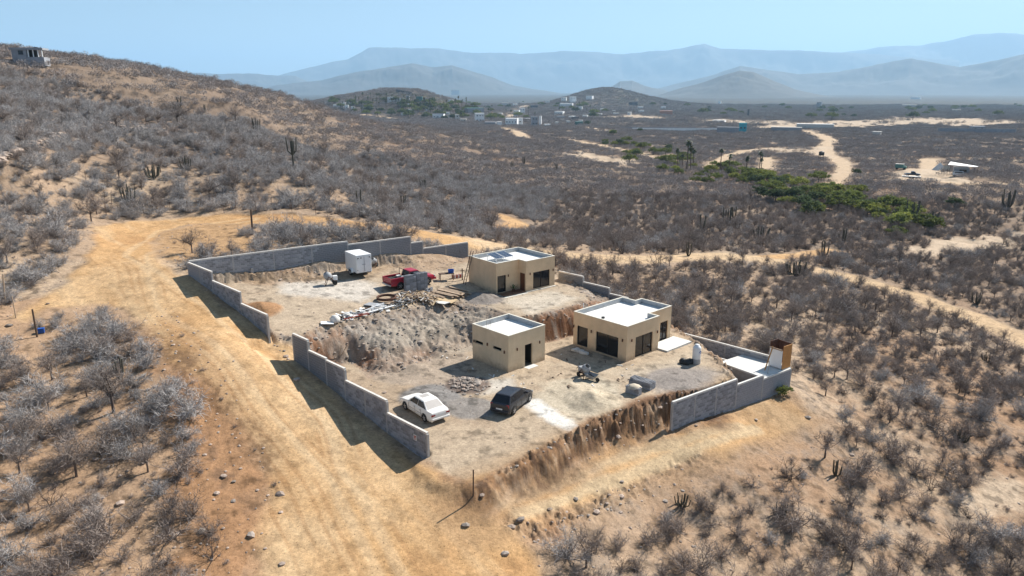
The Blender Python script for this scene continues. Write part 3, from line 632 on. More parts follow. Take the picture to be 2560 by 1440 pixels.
# ---------------------------------------------------------------- houses
def inset(poly, d):
    n_ = len(poly); out = []
    for i in range(n_):
        p0 = Vector(poly[i-1]); p1 = Vector(poly[i]); p2 = Vector(poly[(i+1) % n_]); a = (p1-p0).normalized(); b = (p2-p1).normalized()
        na_ = Vector((-a.y, a.x)); nb = Vector((-b.y, b.x)); k = 1+na_.dot(nb); out.append(tuple(p1+(na_+nb)/k*d))
    return out
def house(name, label, N, zb, th, foot, ops, h=3.25, par=.42, wallm='stucco', lamps=()):
    t = thing(name, label, 'house', (N[0], N[1], zb), R(th))
    wl = MB(); n_ = len(foot)
    for i in range(n_):
        a = Vector(foot[i]); b = Vector(foot[(i+1) % n_]); L = (b-a).length; d = (b-a)/L; nn = Vector((d.y, -d.x))
        oo = [o for o in ops if o[0] == i]; xs = sorted({0, L}|{q for o in oo for q in (o[1], o[2])}); zs = sorted({-.5, h}|{q for o in oo for q in (o[3], o[4])})
        def W3(s, z, dep=0): q = a+d*s-nn*dep; return (q.x, q.y, z)
        for j in range(len(xs)-1):
            for k in range(len(zs)-1):
                cx = (xs[j]+xs[j+1])/2; cz_ = (zs[k]+zs[k+1])/2
                if any(o[1] < cx < o[2] and o[3] < cz_ < o[4] for o in oo): continue
                wl.poly([W3(xs[j],zs[k]),W3(xs[j+1],zs[k]),W3(xs[j+1],zs[k+1]),W3(xs[j],zs[k+1])], [(0,1,2,3)])
        for o in oo:
            _, s0, s1, z0, z1, kind = o; dp = .14
            c = [W3(s0,z0),W3(s1,z0),W3(s1,z1),W3(s0,z1)]; ci = [W3(s0,z0,dp),W3(s1,z0,dp),W3(s1,z1,dp),W3(s0,z1,dp)]
            wl.poly(c+ci, [(0,4,5,1)[::-1],(1,5,6,2)[::-1],(2,6,7,3)[::-1],(3,7,4,0)[::-1]])
            if kind in ('win', 'glassdoor', 'win3'):
                fr = thing('w', '', '') if False else None
                fm = MB(); bw = .05
                def fb(x0,x1,z0_,z1_):
                    A_ = [W3(x0,z0_,dp-.05),W3(x1,z0_,dp-.05),W3(x1,z1_,dp-.05),W3(x0,z1_,dp-.05),W3(x0,z0_,dp+.02),W3(x1,z0_,dp+.02),W3(x1,z1_,dp+.02),W3(x0,z1_,dp+.02)]
                    fm.poly(A_, [(0,1,2,3),(5,4,7,6),(3,2,6,7),(0,4,5,1),(0,3,7,4),(1,5,6,2)])
                fb(s0,s0+bw,z0,z1); fb(s1-bw,s1,z0,z1); fb(s0+bw,s1-bw,z0,z0+bw); fb(s0+bw,s1-bw,z1-bw,z1)
                nm = {'win': 2, 'glassdoor': 1, 'win3': 3}[kind]
                for q in range(1, nm): fb(s0+(s1-s0)*q/nm-bw/2, s0+(s1-s0)*q/nm+bw/2, z0+bw, z1-bw)
                f = fm.build('window' if nm > 1 else 'glass_door', M['bronze'], t)
                for q in range(nm):
                    g0 = s0+(s1-s0)*q/nm+bw/2; g1 = s0+(s1-s0)*(q+1)/nm-bw/2; dd = dp-.012*(q % 2)
                    MB().poly([W3(g0,z0+.03,dd),W3(g1,z0+.03,dd),W3(g1,z1-.03,dd),W3(g0,z1-.03,dd)], [(0,1,2,3)]).build('pane', M['glass'], f)
            elif kind == 'wood':
                f = MB().poly([W3(s0,z0,dp-.04),W3(s1,z0,dp-.04),W3(s1,z1,dp-.04),W3(s0,z1,dp-.04)], [(0,1,2,3)]).build('door', M['brownwood'], t)
                for r0, r1 in ((.12,.48),(.54,.92)):
                    for q0, q1 in ((.12,.45),(.55,.88)):
                        MB().poly([W3(s0+(s1-s0)*q0,z0+(z1-z0)*r0,dp-.05),W3(s0+(s1-s0)*q1,z0+(z1-z0)*r0,dp-.05),W3(s0+(s1-s0)*q1,z0+(z1-z0)*r1,dp-.05),W3(s0+(s1-s0)*q0,z0+(z1-z0)*r1,dp-.05)], [(0,1,2,3)]).build('panel', M['brownwood'], f)
            elif kind in ('open', 'slot'):
                # room behind the opening
                r = MB(); dd = 1.6; c = [W3(s0-.3,z0-.02,dp),W3(s1+.3,z0-.02,dp),W3(s1+.3,z1+.2,dp),W3(s0-.3,z1+.2,dp)]; ci = [W3(s0-.3,z0-.02,dd),W3(s1+.3,z0-.02,dd),W3(s1+.3,z1+.2,dd),W3(s0-.3,z1+.2,dd)]
                r.poly(c+ci, [(0,4,5,1),(1,5,6,2),(2,6,7,3),(3,7,4,0),(4,5,6,7)]); r.build('doorway' if kind == 'open' else 'window_slot', M['void'], t)
    wl.build('wall', M[wallm], t)
    ins = inset(foot, .15); cap = MB(); pin = MB(); sk = MB()
    for i in range(n_):
        j = (i+1) % n_; a, b, c, d_ = foot[i], foot[j], ins[j], ins[i]
        o1 = inset(foot, -.015)
        cap.poly([(*o1[i],h),(*o1[j],h),(*c,h),(*d_,h),(*o1[i],h+.035),(*o1[j],h+.035),(*c,h+.035),(*d_,h+.035)], [(4,5,6,7),(0,1,5,4),(2,3,7,6),(3,2,1,0)])
        pin.poly([(*d_,h-par),(*c,h-par),(*c,h),(*d_,h)], [(3,2,1,0)])
    cap.build('coping', M['cap'], t); pin.build('parapet', M['parapet'], t)
    MB().poly([(*q,h-par) for q in ins], [tuple(range(n_))]).build('roof', M['roof'], t)
    for (i, s, z_) in lamps:
        a = Vector(foot[i]); b = Vector(foot[(i+1) % n_]); d = (b-a).normalized(); nn = Vector((d.y, -d.x)); q = a+d*s+nn*.07
        MB().bar((q.x,q.y,z_-.12),(q.x,q.y,z_+.12),.055,8).build('wall_lamp', M['rust'], t)
    return t
def J(d, i, N_, L): return L-d   # helper: distance measured from the far end
# house with the L plan on the right, edges counted counter-clockwise; last edge (i=7) is the long left face
h2f = [(0,0),(4.65,0),(4.65,1.1),(8.1,1.1),(8.1,4.65),(7.1,4.65),(7.1,6.25),(0,6.25)]
L7 = 6.25
hb = house('house', 'tan flat-roofed house on the right with three dark glazed openings and white terrace', (9.98,59.84), 0, 43, h2f,
    [(7,L7-3.5,L7-.93,.12,2.02,'win'),(7,L7-5.78,L7-4.48,.15,2.02,'glassdoor'),(0,1.25,3.76,.08,2.0,'win'),(2,1.75,3.0,.05,1.95,'win')],
    lamps=[(7,L7-.44,1.92),(7,L7-4.02,1.87),(7,L7-6.16+.0,1.86),(0,.63,1.89),(0,4.38,1.83)])
MB().box(4.7,8.6,-1.0,1.05,-.3,.14).build('terrace_slab', M['slab'], hb)
vp = MB(); vp.bar((1.4,3.9,2.85),(1.4,3.9,2.98),.16,10); vp.build('drain_cap', M['blacksteel'], hb)
vp = MB(); vp.bar((1.5,6.4,2.2),(1.5,6.4,3.7),.04,8); vp.build('vent_pipe', M['white'], hb)
h1f = [(0,0),(3.03,0),(3.03,-1.19),(7.2,-1.19),(7.2,4.85),(.0,4.85)]
h1f = [(0,0),(3.03,0),(3.03,-1.19),(7.15,-1.19),(7.15,4.8),(0,4.8)]
ha = house('house', 'tan flat-roofed house on the upper terrace with solar panels and a recessed brown door', (-1.61,72.99), 2.5, 40, h1f,
    [(0,.13,1.3,.08,1.88,'glassdoor'),(1,.12,1.0,.0,1.9,'wood'),(2,1.0,3.4,.12,1.9,'win')], lamps=[(0,1.55,1.76),(2,.52,1.85),(2,3.83,1.77)])
MB().box(.1,3.02,-1.15,-.02,-.3,-.02+.06).build('porch_deck', M['deck'], ha)
MB().box(-.1,3.02,-1.6,-1.16,-.35,-.06).build('step', M['cap'], ha)
MB().box(3.0,7.2,-1.4,-1.2,-.3,-.0).build('kerb', M['cap'], ha)
hs = house('house', 'small square sand-coloured building with two window slots and an open doorway', (-.3,57.35), 0, 43.5, [(0,0),(4.4,0),(4.4,4.62),(0,4.62)],
    [(3,4.62-1.93,4.62-.87,1.68,1.96,'slot'),(3,4.62-4.33,4.62-3.23,1.6,1.88,'slot'),(0,1.94,2.83,-.02,2.0,'open')], wallm='stucco2',
    lamps=[(3,4.62-.45,1.75),(3,4.62-2.6,1.9),(3,4.62-4.45+.1,1.75),(0,.97,1.88),(0,3.68,1.87)])
for q in ((.25,3.0),(.3,2.6),(.28,2.75)):
    mb_ = MB(); mb_.bar((q[0],q[1],3.2),(q[0]+.03,q[1],3.95),.012,5); mb_.build('steel_bar', M['rust'], hs)
MB().box(1.8,3.0,-.6,-.02,-.2,.03).build('step', M['slab'], hs)
# solar panels on the upper house roof
for i, (pxx, lab) in enumerate(((-.93, 'left blue solar panel on a tilted stand on the upper house roof'), (.35, 'right blue solar panel on a tilted stand on the upper house roof'))):
    th = R(40); lx, ly = 2.0+i*1.25, 2.6
    wx = -1.61+lx*math.cos(th)-ly*math.sin(th); wy = 72.99+lx*math.sin(th)+ly*math.cos(th)
    t = thing('solar_panel', lab, 'solar panel', (wx, wy, 2.5+2.83), th, 'solar panels on the upper house roof')
    MB().poly([(-.58,-.85,.42),(.58,-.85,.42),(.58,.85,.68),(-.58,.85,.68),(-.58,-.85,.38),(.58,-.85,.38),(.58,.85,.64),(-.58,.85,.64)], [(0,1,2,3),(7,6,5,4),(0,4,5,1),(1,5,6,2),(2,6,7,3),(3,7,4,0)]).build('panel_frame', M['alu'], t)
    for a in range(2):
        for b in range(4):
            x0 = -.54+a*.55; y0 = -.81+b*.41; z0 = .424+(y0+.85)/1.7*.26; z1 = .424+(y0+.38+.85)/1.7*.26
            MB().poly([(x0,y0,z0+.003),(x0+.52,y0,z0+.003),(x0+.52,y0+.38,z1+.003),(x0,y0+.38,z1+.003)], [(0,1,2,3)]).build('solar_cell', M['solar'], t)
    for a, b, hh in ((-.5,-.75,.39),(.5,-.75,.39),(-.5,.75,.63),(.5,.75,.63)):
        l = MB(); l.bar((a,b,0),(a,b,hh),.035,6); l.build('leg', M['white'], t)
# ladder against the upper house
def ladder(loc, rz, Ln, tilt, label, m):
    t = thing('ladder', label, 'ladder', loc, rz); c, s_ = math.cos(tilt), math.sin(tilt)
    for sx in (-.2, .2):
        l = MB(); l.plank((sx,0,0),(sx,Ln*c,Ln*s_),.06,.05); l.build('rail', m, t)
    for k in range(int(Ln/.32)):
        q = .25+k*.32
        if q < Ln: l = MB(); l.bar((-.2,q*c,q*s_),(.2,q*c,q*s_),.018,5); l.build('rung', m, t)
    return t
th = R(40); lx, ly = -1.0, 4.3; lp = (-1.61+lx*math.cos(th)-ly*math.sin(th), 72.99+lx*math.sin(th)+ly*math.cos(th))
ladder((lp[0], lp[1], H1(*lp)), R(40-90), 3.7, R(72), 'wooden ladder leaning against the upper house wall', M['darkwood'])
pq = thing('potted_plant', 'small green potted plant on the porch beside the brown door', 'plant', tuple(Vector((-1.61,72.99,2.54))+Matrix.Rotation(th,3,'Z')@Vector((1.9,-.5,0))))
MB().lathe([(.12,0),(.17,.28),(.13,.28),(.12,.2)], n=10).build('pot', M['rust'], pq)
lf = MB()
for k in range(26):
    a = random.uniform(0,6.28); r_ = random.uniform(.15,.35); zz = random.uniform(.3,.8); lf.poly([(0,0,.28),(r_*math.cos(a)-.05*math.sin(a),r_*math.sin(a)+.05*math.cos(a),zz),(r_*math.cos(a)+.05*math.sin(a),r_*math.sin(a)-.05*math.cos(a),zz),(r_*1.4*math.cos(a),r_*1.4*math.sin(a),zz-.05)], [(0,1,3,2)])
M['leaf'] = mat('leaf_green', (.045,.09,.025), .7, nscale=3, namt=.4)
lf.build('leaves', M['leaf'], pq)

# ---------------------------------------------------------------- vehicles (x forward, z up, origin under the middle)
def wheel(t, x, y, r, wd=.2):
    s = 1 if y > 0 else -1
    w_ = MB(); n_ = 22; prof = [(r*.62,-wd/2),(r*.93,-wd/2),(r,-wd/2+.03),(r,wd/2-.03),(r*.93,wd/2),(r*.62,wd/2)]
    for rr_, yy in prof: w_.v += [(rr_*math.cos(2*math.pi*i/n_), yy, rr_*math.sin(2*math.pi*i/n_)) for i in range(n_)]
    for j in range(5): w_.f += [(j*n_+i, j*n_+(i+1)%n_, (j+1)*n_+(i+1)%n_, (j+1)*n_+i) for i in range(n_)]
    o = w_.build('wheel', M['rubber'], t, True); o.location = (x, y, r)
    q = MB(); q.bar((0,-s*.02,0),(0,s*(wd/2-.02),0),r*.62,16)
    for k in range(5):
        a = k*2*math.pi/5; q.plank((0,s*(wd/2-.01),0),(r*.58*math.cos(a),s*(wd/2-.01),r*.58*math.sin(a)),.07,.03,(0,1,0))
    q.build('rim', M['rim'], o)
def catmull(pts, n_):
    P_ = np.array(pts, float); xs = np.linspace(0, len(P_)-1, n_); out = []
    for x_ in xs:
        i = min(int(x_), len(P_)-2); t = x_-i; p0 = P_[max(i-1,0)]; p1 = P_[i]; p2 = P_[i+1]; p3 = P_[min(i+2,len(P_)-1)]
        out.append(.5*((2*p1)+(-p0+p2)*t+(2*p0-5*p1+4*p2-p3)*t*t+(-p0+3*p1-3*p2+p3)*t**3))
    return np.array(out)
def carbody(t, prof, W_, paint, r, axles, belt_in=.06):
    """prof rows: x, sill z, shoulder z, deck z, half width factor"""
    q = catmull(prof, 42); b = MB(); rows = []
    for x_, zs_, zsh, zd, wf in q:
        hw = W_/2*wf
        ring = [(-hw*.90,zs_),(-hw*.985,zs_+.1),(-hw,(zs_*.5+zsh*.5)),(-hw*.975,zsh),(-hw*.90,zd-.015),(-hw*.6,zd+.012),(0,zd+.02),(hw*.6,zd+.012),(hw*.90,zd-.015),(hw*.975,zsh),(hw,(zs_*.5+zsh*.5)),(hw*.985,zs_+.1),(hw*.90,zs_)]
        rows.append([(x_, a, c) for a, c in ring])
    n_ = len(rows[0])
    for rw in rows: b.v += rw
    for j in range(len(rows)-1): b.f += [(j*n_+i, (j+1)*n_+i, (j+1)*n_+i+1, j*n_+i+1) for i in range(n_-1)]
    b.f += [tuple(range(n_)), tuple(reversed(range((len(rows)-1)*n_, len(rows)*n_)))]
    o = b.build('body', paint, t, True); md = o.modifiers.new('edges', 'EDGE_SPLIT'); md.split_angle = R(38)
    for ax in axles:
        for s in (-1, 1):
            a = MB(); k = 14; yy = s*(W_/2+.004)
            pts = [(ax+(r+.07)*math.cos(math.pi*i/k), yy, r+(r+.07)*math.sin(math.pi*i/k)) for i in range(k+1)]
            pts += [(ax-(r+.07), yy, .17), (ax+(r+.07), yy, .17)]
            a.poly(pts+[(p_[0], s*(W_/2-.12), p_[2]) for p_ in pts], [tuple(range(k+3))]); a.build('wheel_arch', M['rubber'], t)
            wheel(t, ax, s*(W_/2-.085), r)
    return o
def cabin(t, z0, z1, xb, xr, wb, wr, paint, nwin=2, glass='glass', rear='glass', sides=(-1,1)):
    """xb: rear/front x at belt, xr: rear/front x at roof"""
    n = 7; b = MB()
    def pt(u, v, top=0): pass
    base = [(xb[0],-wb),(xb[1],-wb),(xb[1],wb),(xb[0],wb)]; roof = [(xr[0],-wr),(xr[1],-wr),(xr[1],wr),(xr[0],wr)]
    b.poly([(*q,z0) for q in base]+[(*q,z1) for q in roof], [(0,1,5,4),(1,2,6,5),(2,3,7,6),(3,0,4,7),(4,5,6,7)])
    b.poly([(xr[0]+.1,-wr*.85,z1+.03),(xr[1]-.1,-wr*.85,z1+.03),(xr[1]-.1,wr*.85,z1+.03),(xr[0]+.1,wr*.85,z1+.03),(xr[0],-wr,z1),(xr[1],-wr,z1),(xr[1],wr,z1),(xr[0],wr,z1)], [(0,1,2,3),(4,5,1,0),(5,6,2,1),(6,7,3,2),(7,4,0,3)])
    o = b.build('cabin', paint, t, False, .035)
    def onface(c4, u0, u1, v0, v1, off):
        c = [Vector(q) for q in c4]
        def L_(u, v): return (c[0]*(1-u)+c[1]*u)*(1-v)+(c[3]*(1-u)+c[2]*u)*v
        nn = (c[1]-c[0]).cross(c[3]-c[0]).normalized()*off
        return [L_(u0,v0)+nn, L_(u1,v0)+nn, L_(u1,v1)+nn, L_(u0,v1)+nn]
    B_ = [(*q,z0) for q in base]; T_ = [(*q,z1) for q in roof]
    fr = [B_[1],B_[2],T_[2],T_[1]]; re = [B_[3],B_[0],T_[0],T_[3]]; rt = [B_[0],B_[1],T_[1],T_[0]]; lt = [B_[2],B_[3],T_[3],T_[2]]
    MB().poly(onface(fr,.05,.95,.05,.93,.008), [(0,1,2,3)]).build('windshield', M[glass], t)
    MB().poly(onface(re,.06,.94,.06,.92,.008), [(0,1,2,3)]).build('rear_window', M[rear], t)
    for c4 in (rt, lt):
        for k in range(nwin):
            MB().poly(onface(c4,.05+.9*k/nwin+.012,.05+.9*(k+1)/nwin-.012,.07,.88,.008), [(0,1,2,3)]).build('side_window', M['glass'], t)
def lamps_(t, x, ys, z, sz, name, m, dx=.02):
    for y_ in ys: MB().box(x-dx,x+dx,y_-sz[0]/2,y_+sz[0]/2,z-sz[1]/2,z+sz[1]/2).build(name, M[m], t, False, .015)
def mirror_(t, x, y, z, m):
    for s in (-1, 1): MB().box(x-.05,x+.05,s*y-.1 if s > 0 else s*y-.08,s*y+.08 if s > 0 else s*y+.1,z-.06,z+.07).build('mirror', m, t, False, .02)
def put(name, label, cat, a, b, side, track, z=None):
    """a, b: ground points under the rear and front wheels of one side"""
    qa, qb = G([a], True)[0], G([b], True)[0]; d = (qb-qa)[:2]; d = d/np.hypot(*d); nn = np.array([d[1], -d[0]])*(-1 if side == 'right' else 1)
    c = (qa+qb)[:2]/2+nn*track/2; return thing(name, label, cat, (c[0], c[1], H1(*c)+.01 if z is None else z), math.atan2(d[1], d[0]))
t = put('parked_car', 'white four-door sedan with a sunroof parked beside the lower road wall', 'car', (1065,1055), (1014,1023), 'left', 1.5)
carbody(t, [(-2.24,.32,.50,.62,.80),(-2.18,.22,.62,.88,.90),(-1.9,.19,.72,.93,.97),(-1.4,.18,.76,.94,1),(-.9,.18,.77,.92,1),(0,.18,.76,.90,1),(.8,.18,.74,.90,1),(1.2,.18,.71,.86,.99),(1.7,.19,.66,.78,.97),(2.1,.22,.56,.68,.90),(2.24,.30,.46,.54,.80)], 1.70, M['whitecar'], .30, (-1.35,1.32))
cabin(t, .90, 1.36, (-1.62,1.02), (-.92,.32), .76, .58, M['whitecar'], rear='dustglass')
MB().box(-.35,.15,-.33,.33,1.385,1.396).build('sunroof', M['dustglass'], t)
lamps_(t, -2.205, (-.6,.6), .70, (.32,.15), 'tail_light', 'redlens', .03); lamps_(t, 2.19, (-.58,.58), .56, (.34,.12), 'headlight', 'lens', .03)
MB().box(-2.235,-2.225,-.26,.26,.60,.73).build('number_plate', M['plate'], t); MB().box(-2.30,-2.12,-.76,.76,.33,.50).build('bumper', M['whitecar'], t, False, .05); MB().box(2.1,2.29,-.74,.74,.27,.43).build('bumper', M['whitecar'], t, False, .05)
mirror_(t, .75, .88, .98, M['whitecar'])
for s in (-1,1):
    MB().box(-1.35,.9,s*.853-.006,s*.853+.006,.50,.535).build('side_trim', M['dustglass'], t)
    for xx_ in (.78,-.1,-.9): MB().box(xx_-.008,xx_+.008,s*.854-.004,s*.854+.004,.30,.84).build('door_gap', M['blacksteel'], t)
    for xx_ in (.02,-.78): MB().box(xx_-.09,xx_+.05,s*.862-.012,s*.862+.012,.74,.77).build('door_handle', M['dustglass'], t)
t = put('parked_car', 'dark grey hatchback parked in the middle of the lower yard', 'car', (1284,1035), (1320,1005), 'right', 1.5)
carbody(t, [(-2.0,.30,.52,.75,.82),(-1.94,.22,.66,.95,.92),(-1.6,.19,.74,.98,.98),(-1,.18,.77,.97,1),(0,.18,.77,.95,1),(.8,.18,.75,.93,1),(1.2,.18,.72,.89,.99),(1.6,.19,.68,.82,.96),(1.95,.22,.58,.70,.88),(2.06,.30,.46,.56,.78)], 1.74, M['darkcar'], .31, (-1.27,1.27))
cabin(t, .93, 1.44, (-1.9,1.05), (-1.42,.28), .79, .60, M['darkcar'])
lamps_(t, -1.95, (-.66,.66), .84, (.22,.2), 'tail_light', 'redlens', .03); lamps_(t, 2.0, (-.6,.6), .60, (.34,.14), 'headlight', 'lens', .03)
MB().box(-2.035,-2.025,-.26,.26,.50,.63).build('number_plate', M['plate'], t); MB().box(-2.07,-1.9,-.78,.78,.30,.52).build('bumper', M['darkcar'], t, False, .05)
mirror_(t, .75, .9, 1.0, M['darkcar'])
for xx_ in (.72,-.12,-.95):
    for s in (-1,1): MB().box(xx_-.008,xx_+.008,s*.873-.004,s*.873+.004,.32,.86).build('door_gap', M['blacksteel'], t)
t = put('pickup_truck', 'red pickup truck with an open bed parked on the upper terrace', 'truck', (1007,723), (1061,714), 'right', 1.55)
carbody(t, [(-2.68,.5,.72,.80,.93),(-2.62,.45,.86,.95,.97),(-1.8,.38,.92,1.0,1),(-.6,.36,.92,1.0,1),(.4,.36,.93,1.02,1),(1.2,.36,.93,1.05,1),(1.7,.38,.90,1.03,.99),(2.3,.40,.84,.96,.95),(2.55,.42,.74,.84,.88),(2.66,.48,.62,.70,.80)], 1.84, M['redcar'], .37, (-1.62,1.66))
cabin(t, 1.0, 1.70, (-.55,1.35), (-.38,.62), .84, .68, M['redcar'], nwin=2)
MB().box(-2.62,-.62,-.92,-.80,.85,1.24).box(-2.62,-.62,.80,.92,.85,1.24).box(-2.68,-2.60,-.92,.92,.6,1.24).build('bed_side', M['redcar'], t, False, .015)
MB().box(-2.6,-.6,-.80,.80,1.0,1.045).build('bed_floor', M['rubber'], t)
lk = MB(); lk.bar((-.75,-.8,1.24),(-.75,-.75,1.85),.03); lk.bar((-.75,.8,1.24),(-.75,.75,1.85),.03); lk.bar((-.75,-.75,1.85),(-.75,.75,1.85),.03); lk.build('roll_bar', M['blacksteel'], t)
MB().box(-2.82,-2.66,-.85,.85,.45,.62).build('bumper', M['chrome'], t, False, .03); MB().box(2.58,2.78,-.86,.86,.42,.64).build('bumper', M['redcar'], t, False, .05)
lamps_(t, -2.69, (-.84,.84), .98, (.14,.3), 'tail_light', 'redlens', .02); lamps_(t, 2.60, (-.7,.7), .80, (.3,.18), 'headlight', 'lens', .04); mirror_(t, 1.0, 1.0, 1.15, M['redcar'])
MB().box(-2.84,-2.82,-.2,.2,.48,.6).build('number_plate', M['plate'], t)
bq = MB(); bq.rock((-1.2,.2,1.15),.3,.2,.12,3); bq.rock((-1.0,-.3,1.13),.2,.15,.1,4); tag(bq.build('cement_bag', M['tarp']), 'pale sacks lying in the bed of the red pickup', 'sack', loc=t.location, rz=t.rotation_euler.z)

# cargo trailer
q = P(893,693,3.95); tz = H1(q[0]-.9, q[1]+1.3)
t = thing('cargo_trailer', 'white enclosed cargo trailer with two rear doors on the upper terrace', 'trailer', (q[0], q[1], tz), R(36))
MB().box(0,1.72,0,2.9,.42,2.28).build('body', M['white'], t, False, .03); MB().box(-.02,1.74,-.02,2.92,2.28,2.34).build('roof', M['white'], t, False, .03)
for x0, x1 in ((.06,.84),(.88,1.66)):
    d_ = MB().box(x0,x1,-.03,-.004,.5,2.2).build('rear_door', M['white'], t, False, .008)
    for zz in (.75,1.9): MB().box(x0-.01 if x0 < .5 else x1-.09,x0+.09 if x0 < .5 else x1+.01,-.045,-.031,zz-.03,zz+.03).build('hinge', M['greysteel'], d_)
l_ = MB(); l_.bar((.87,-.05,.55),(.87,-.05,2.15),.018,6); l_.plank((.6,-.055,1.3),(1.0,-.055,1.32),.05,.03); l_.build('lock_bar', M['greysteel'], t)
for xx in (.12,.45,1.42): MB().box(xx,xx+.14,-.045,-.032,1.98,2.08).build('marker_light', M['blacksteel'], t)
for s, xx in ((-1,-.12),(1,1.84)):
    w_ = thing('x','','') if False else None
    o = MB(); n_ = 20; r = .33
    o.bar((xx-.1,1.3,r),(xx+.1,1.3,r),r,20); wo = o.build('wheel', M['rubber'], t); o = MB(); o.bar((xx-.115,1.3,r),(xx+.115,1.3,r),r*.55,14); o.build('rim', M['rim'], wo)
    o = MB(); pts = [(1.3+.45*math.cos(math.pi*i/10), .36+.42*math.sin(math.pi*i/10)) for i in range(11)]
    for i in range(10): o.poly([(xx-.14,*pts[i]),(xx-.14,*pts[i+1]),(xx+.14,*pts[i+1]),(xx+.14,*pts[i])], [(0,1,2,3)])
    o.build('fender', M['white'], t)
MB().box(.1,1.6,-.02,2.9,.34,.42).build('chassis', M['blacksteel'], t); o = MB(); o.bar((.3,2.9,.4),(.86,4.0,.42),.04); o.bar((1.4,2.9,.4),(.86,4.0,.42),.04); o.bar((.86,3.9,0),(.86,3.9,.5),.03); o.build('tow_bar', M['blacksteel'], t)

# cement mixers
def mixer(px, py, rz, label, s=1.0):
    q = T(px, py); t = thing('cement_mixer', label, 'cement mixer', tuple(q), rz); t.scale = (s,)*3
    d = MB().lathe([(.05,-.42),(.34,-.38),(.42,-.15),(.42,.12),(.26,.42),(.24,.42),(.4,.1),(.38,-.3)], n=16).build('drum', M['greysteel'], t, True); d.location = (-.15,0,1.0); d.rotation_euler = (0,R(-35),0)
    o = MB(); o.bar((-.45,-.45,0),(-.1,-.4,1.0),.035); o.bar((-.45,.45,0),(-.1,.4,1.0),.035); o.bar((.75,-.3,.25),(-.1,-.4,1.0),.035); o.bar((.75,.3,.25),(-.1,.4,1.0),.035); o.bar((-.45,-.45,.05),(-.45,.45,.05),.035); o.build('stand', M['rust'], t)
    MB().box(.35,.85,-.25,.25,.5,.98).build('engine_cover', M['white'] if s > .9 else M['greysteel'], t, False, .05); MB().box(.45,.8,-.2,.2,.3,.5).build('engine', M['rust'], t)
    for y_ in (-.38,.38):
        o = MB(); o.bar((.55,y_-.05,.24),(.55,y_+.05,.24),.24,14); o.build('wheel', M['rubber'], t)
    return t
mixer(824,712,R(20), 'grey cement mixer with a white cover on the upper terrace left of the trailer', .95)
mixer(934,668,R(80), 'small rusty cement mixer half hidden behind the cargo trailer', .8)
mixer(1462,944,R(120), 'brown cement mixer tipped beside the sand pile on the lower yard', .85)
q = T(1478,950); t = thing('wheelbarrow', 'grey wheelbarrow standing in front of the cement mixer by the sand pile', 'wheelbarrow', tuple(q), R(-40))
MB().poly([(-.35,-.25,.25),(.3,-.25,.25),(.3,.25,.25),(-.35,.25,.25),(-.5,-.36,.55),(.5,-.36,.5),(.5,.36,.5),(-.5,.36,.55)], [(3,2,1,0),(0,1,5,4),(1,2,6,5),(2,3,7,6),(3,0,4,7),(0,1,2,3)]).build('tray', M['greysteel'], t)
o = MB(); o.bar((-1.0,-.28,.5),(.6,-.06,.2),.02); o.bar((-1.0,.28,.5),(.6,.06,.2),.02); o.bar((-.35,-.25,.25),(-.4,-.25,0),.02); o.bar((-.35,.25,.25),(-.4,.25,0),.02); o.build('frame', M['blacksteel'], t)
o = MB(); o.bar((.62,-.04,.18),(.62,.04,.18),.18,14); o.build('wheel', M['rubber'], t)

# water tank with its blue wave label, black sacks at its foot
q = T(1740,908); t = thing('water_tank', 'white plastic water tank with a blue label on a grey base', 'water tank', (q[0], q[1], q[2]-.05), 0)
MB().lathe([(0,0),(.37,0),(.37,.5),(0,.5)], n=20).build('base', M['beam'], t, False); 
MB().lathe([(.34,.5),(.36,.56),(.36,1.45),(.34,1.55),(.24,1.68),(.2,1.7),(.2,1.78),(0,1.8)], n=24).build('tank', M['white'], t, True)
o = MB(); n_ = 9
for zo, hh in ((1.12,.14),(1.0,.05)):
    k = len(o.v)
    for i in range(n_): a = R(-75+i*11); o.v += [(.366*math.cos(a),.366*math.sin(a),zo+.03*math.sin(i*.8)),(.366*math.cos(a),.366*math.sin(a),zo+hh*math.sin(math.pi*(i+.6)/n_)+.03*math.sin(i*.8))]
    o.f += [(k+2*i,k+2*i+2,k+2*i+3,k+2*i+1) for i in range(n_-1)]
o.build('label', M['blue'], t)
for k, (px, py, lab) in enumerate(((1716,911,'black plastic sack left of the water tank'),(1707,908,'farther black plastic sack left of the water tank'),(1724,909,'black plastic sack touching the tank base'))):
    q = T(px, py); o = MB().lathe([(.05,0),(.3,.03),(.34,.2),(.24,.4),(.08,.48),(0,.46)], n=9); [o.v.__setitem__(i, (v[0]*random.uniform(.8,1.2), v[1]*random.uniform(.8,1.2), v[2])) for i, v in enumerate(o.v)]
    tag(o.build('black_sack', M['blacksteel'], None, True), lab, 'sack', 'black sacks by the water tank', tuple(q), k)

# block piles, with real blocks
def block_pile(loc, rz, nx, ny, nz, label, drop=0):
    t = thing('block_pile', label, 'block pile', loc, rz)
    me = bpy.data.meshes.get('loose_block')
    if not me:
        o = MB(); o.box(-.195,.195,-.075,-.05,-.095,.095).box(-.195,.195,.05,.075,-.095,.095).box(-.195,-.165,-.05,.05,-.095,.095).box(-.02,.02,-.05,.05,-.095,.095).box(.165,.195,-.05,.05,-.095,.095).box(-.165,-.02,-.05,.05,-.095,-.085).box(.02,.165,-.05,.05,-.095,-.085); me = o.mesh('loose_block', M['block'])
    for k in range(nz):
        for i in range(nx):
            for j in range(ny):
                if k == nz-1 and random.random() < drop: continue
                o = bpy.data.objects.new('block', me); COL.objects.link(o); o.parent = t; o.location = (i*.4+random.uniform(-.01,.01), j*.17, .1+k*.2); o.rotation_euler = (0,0,random.uniform(-.03,.03))
    return t
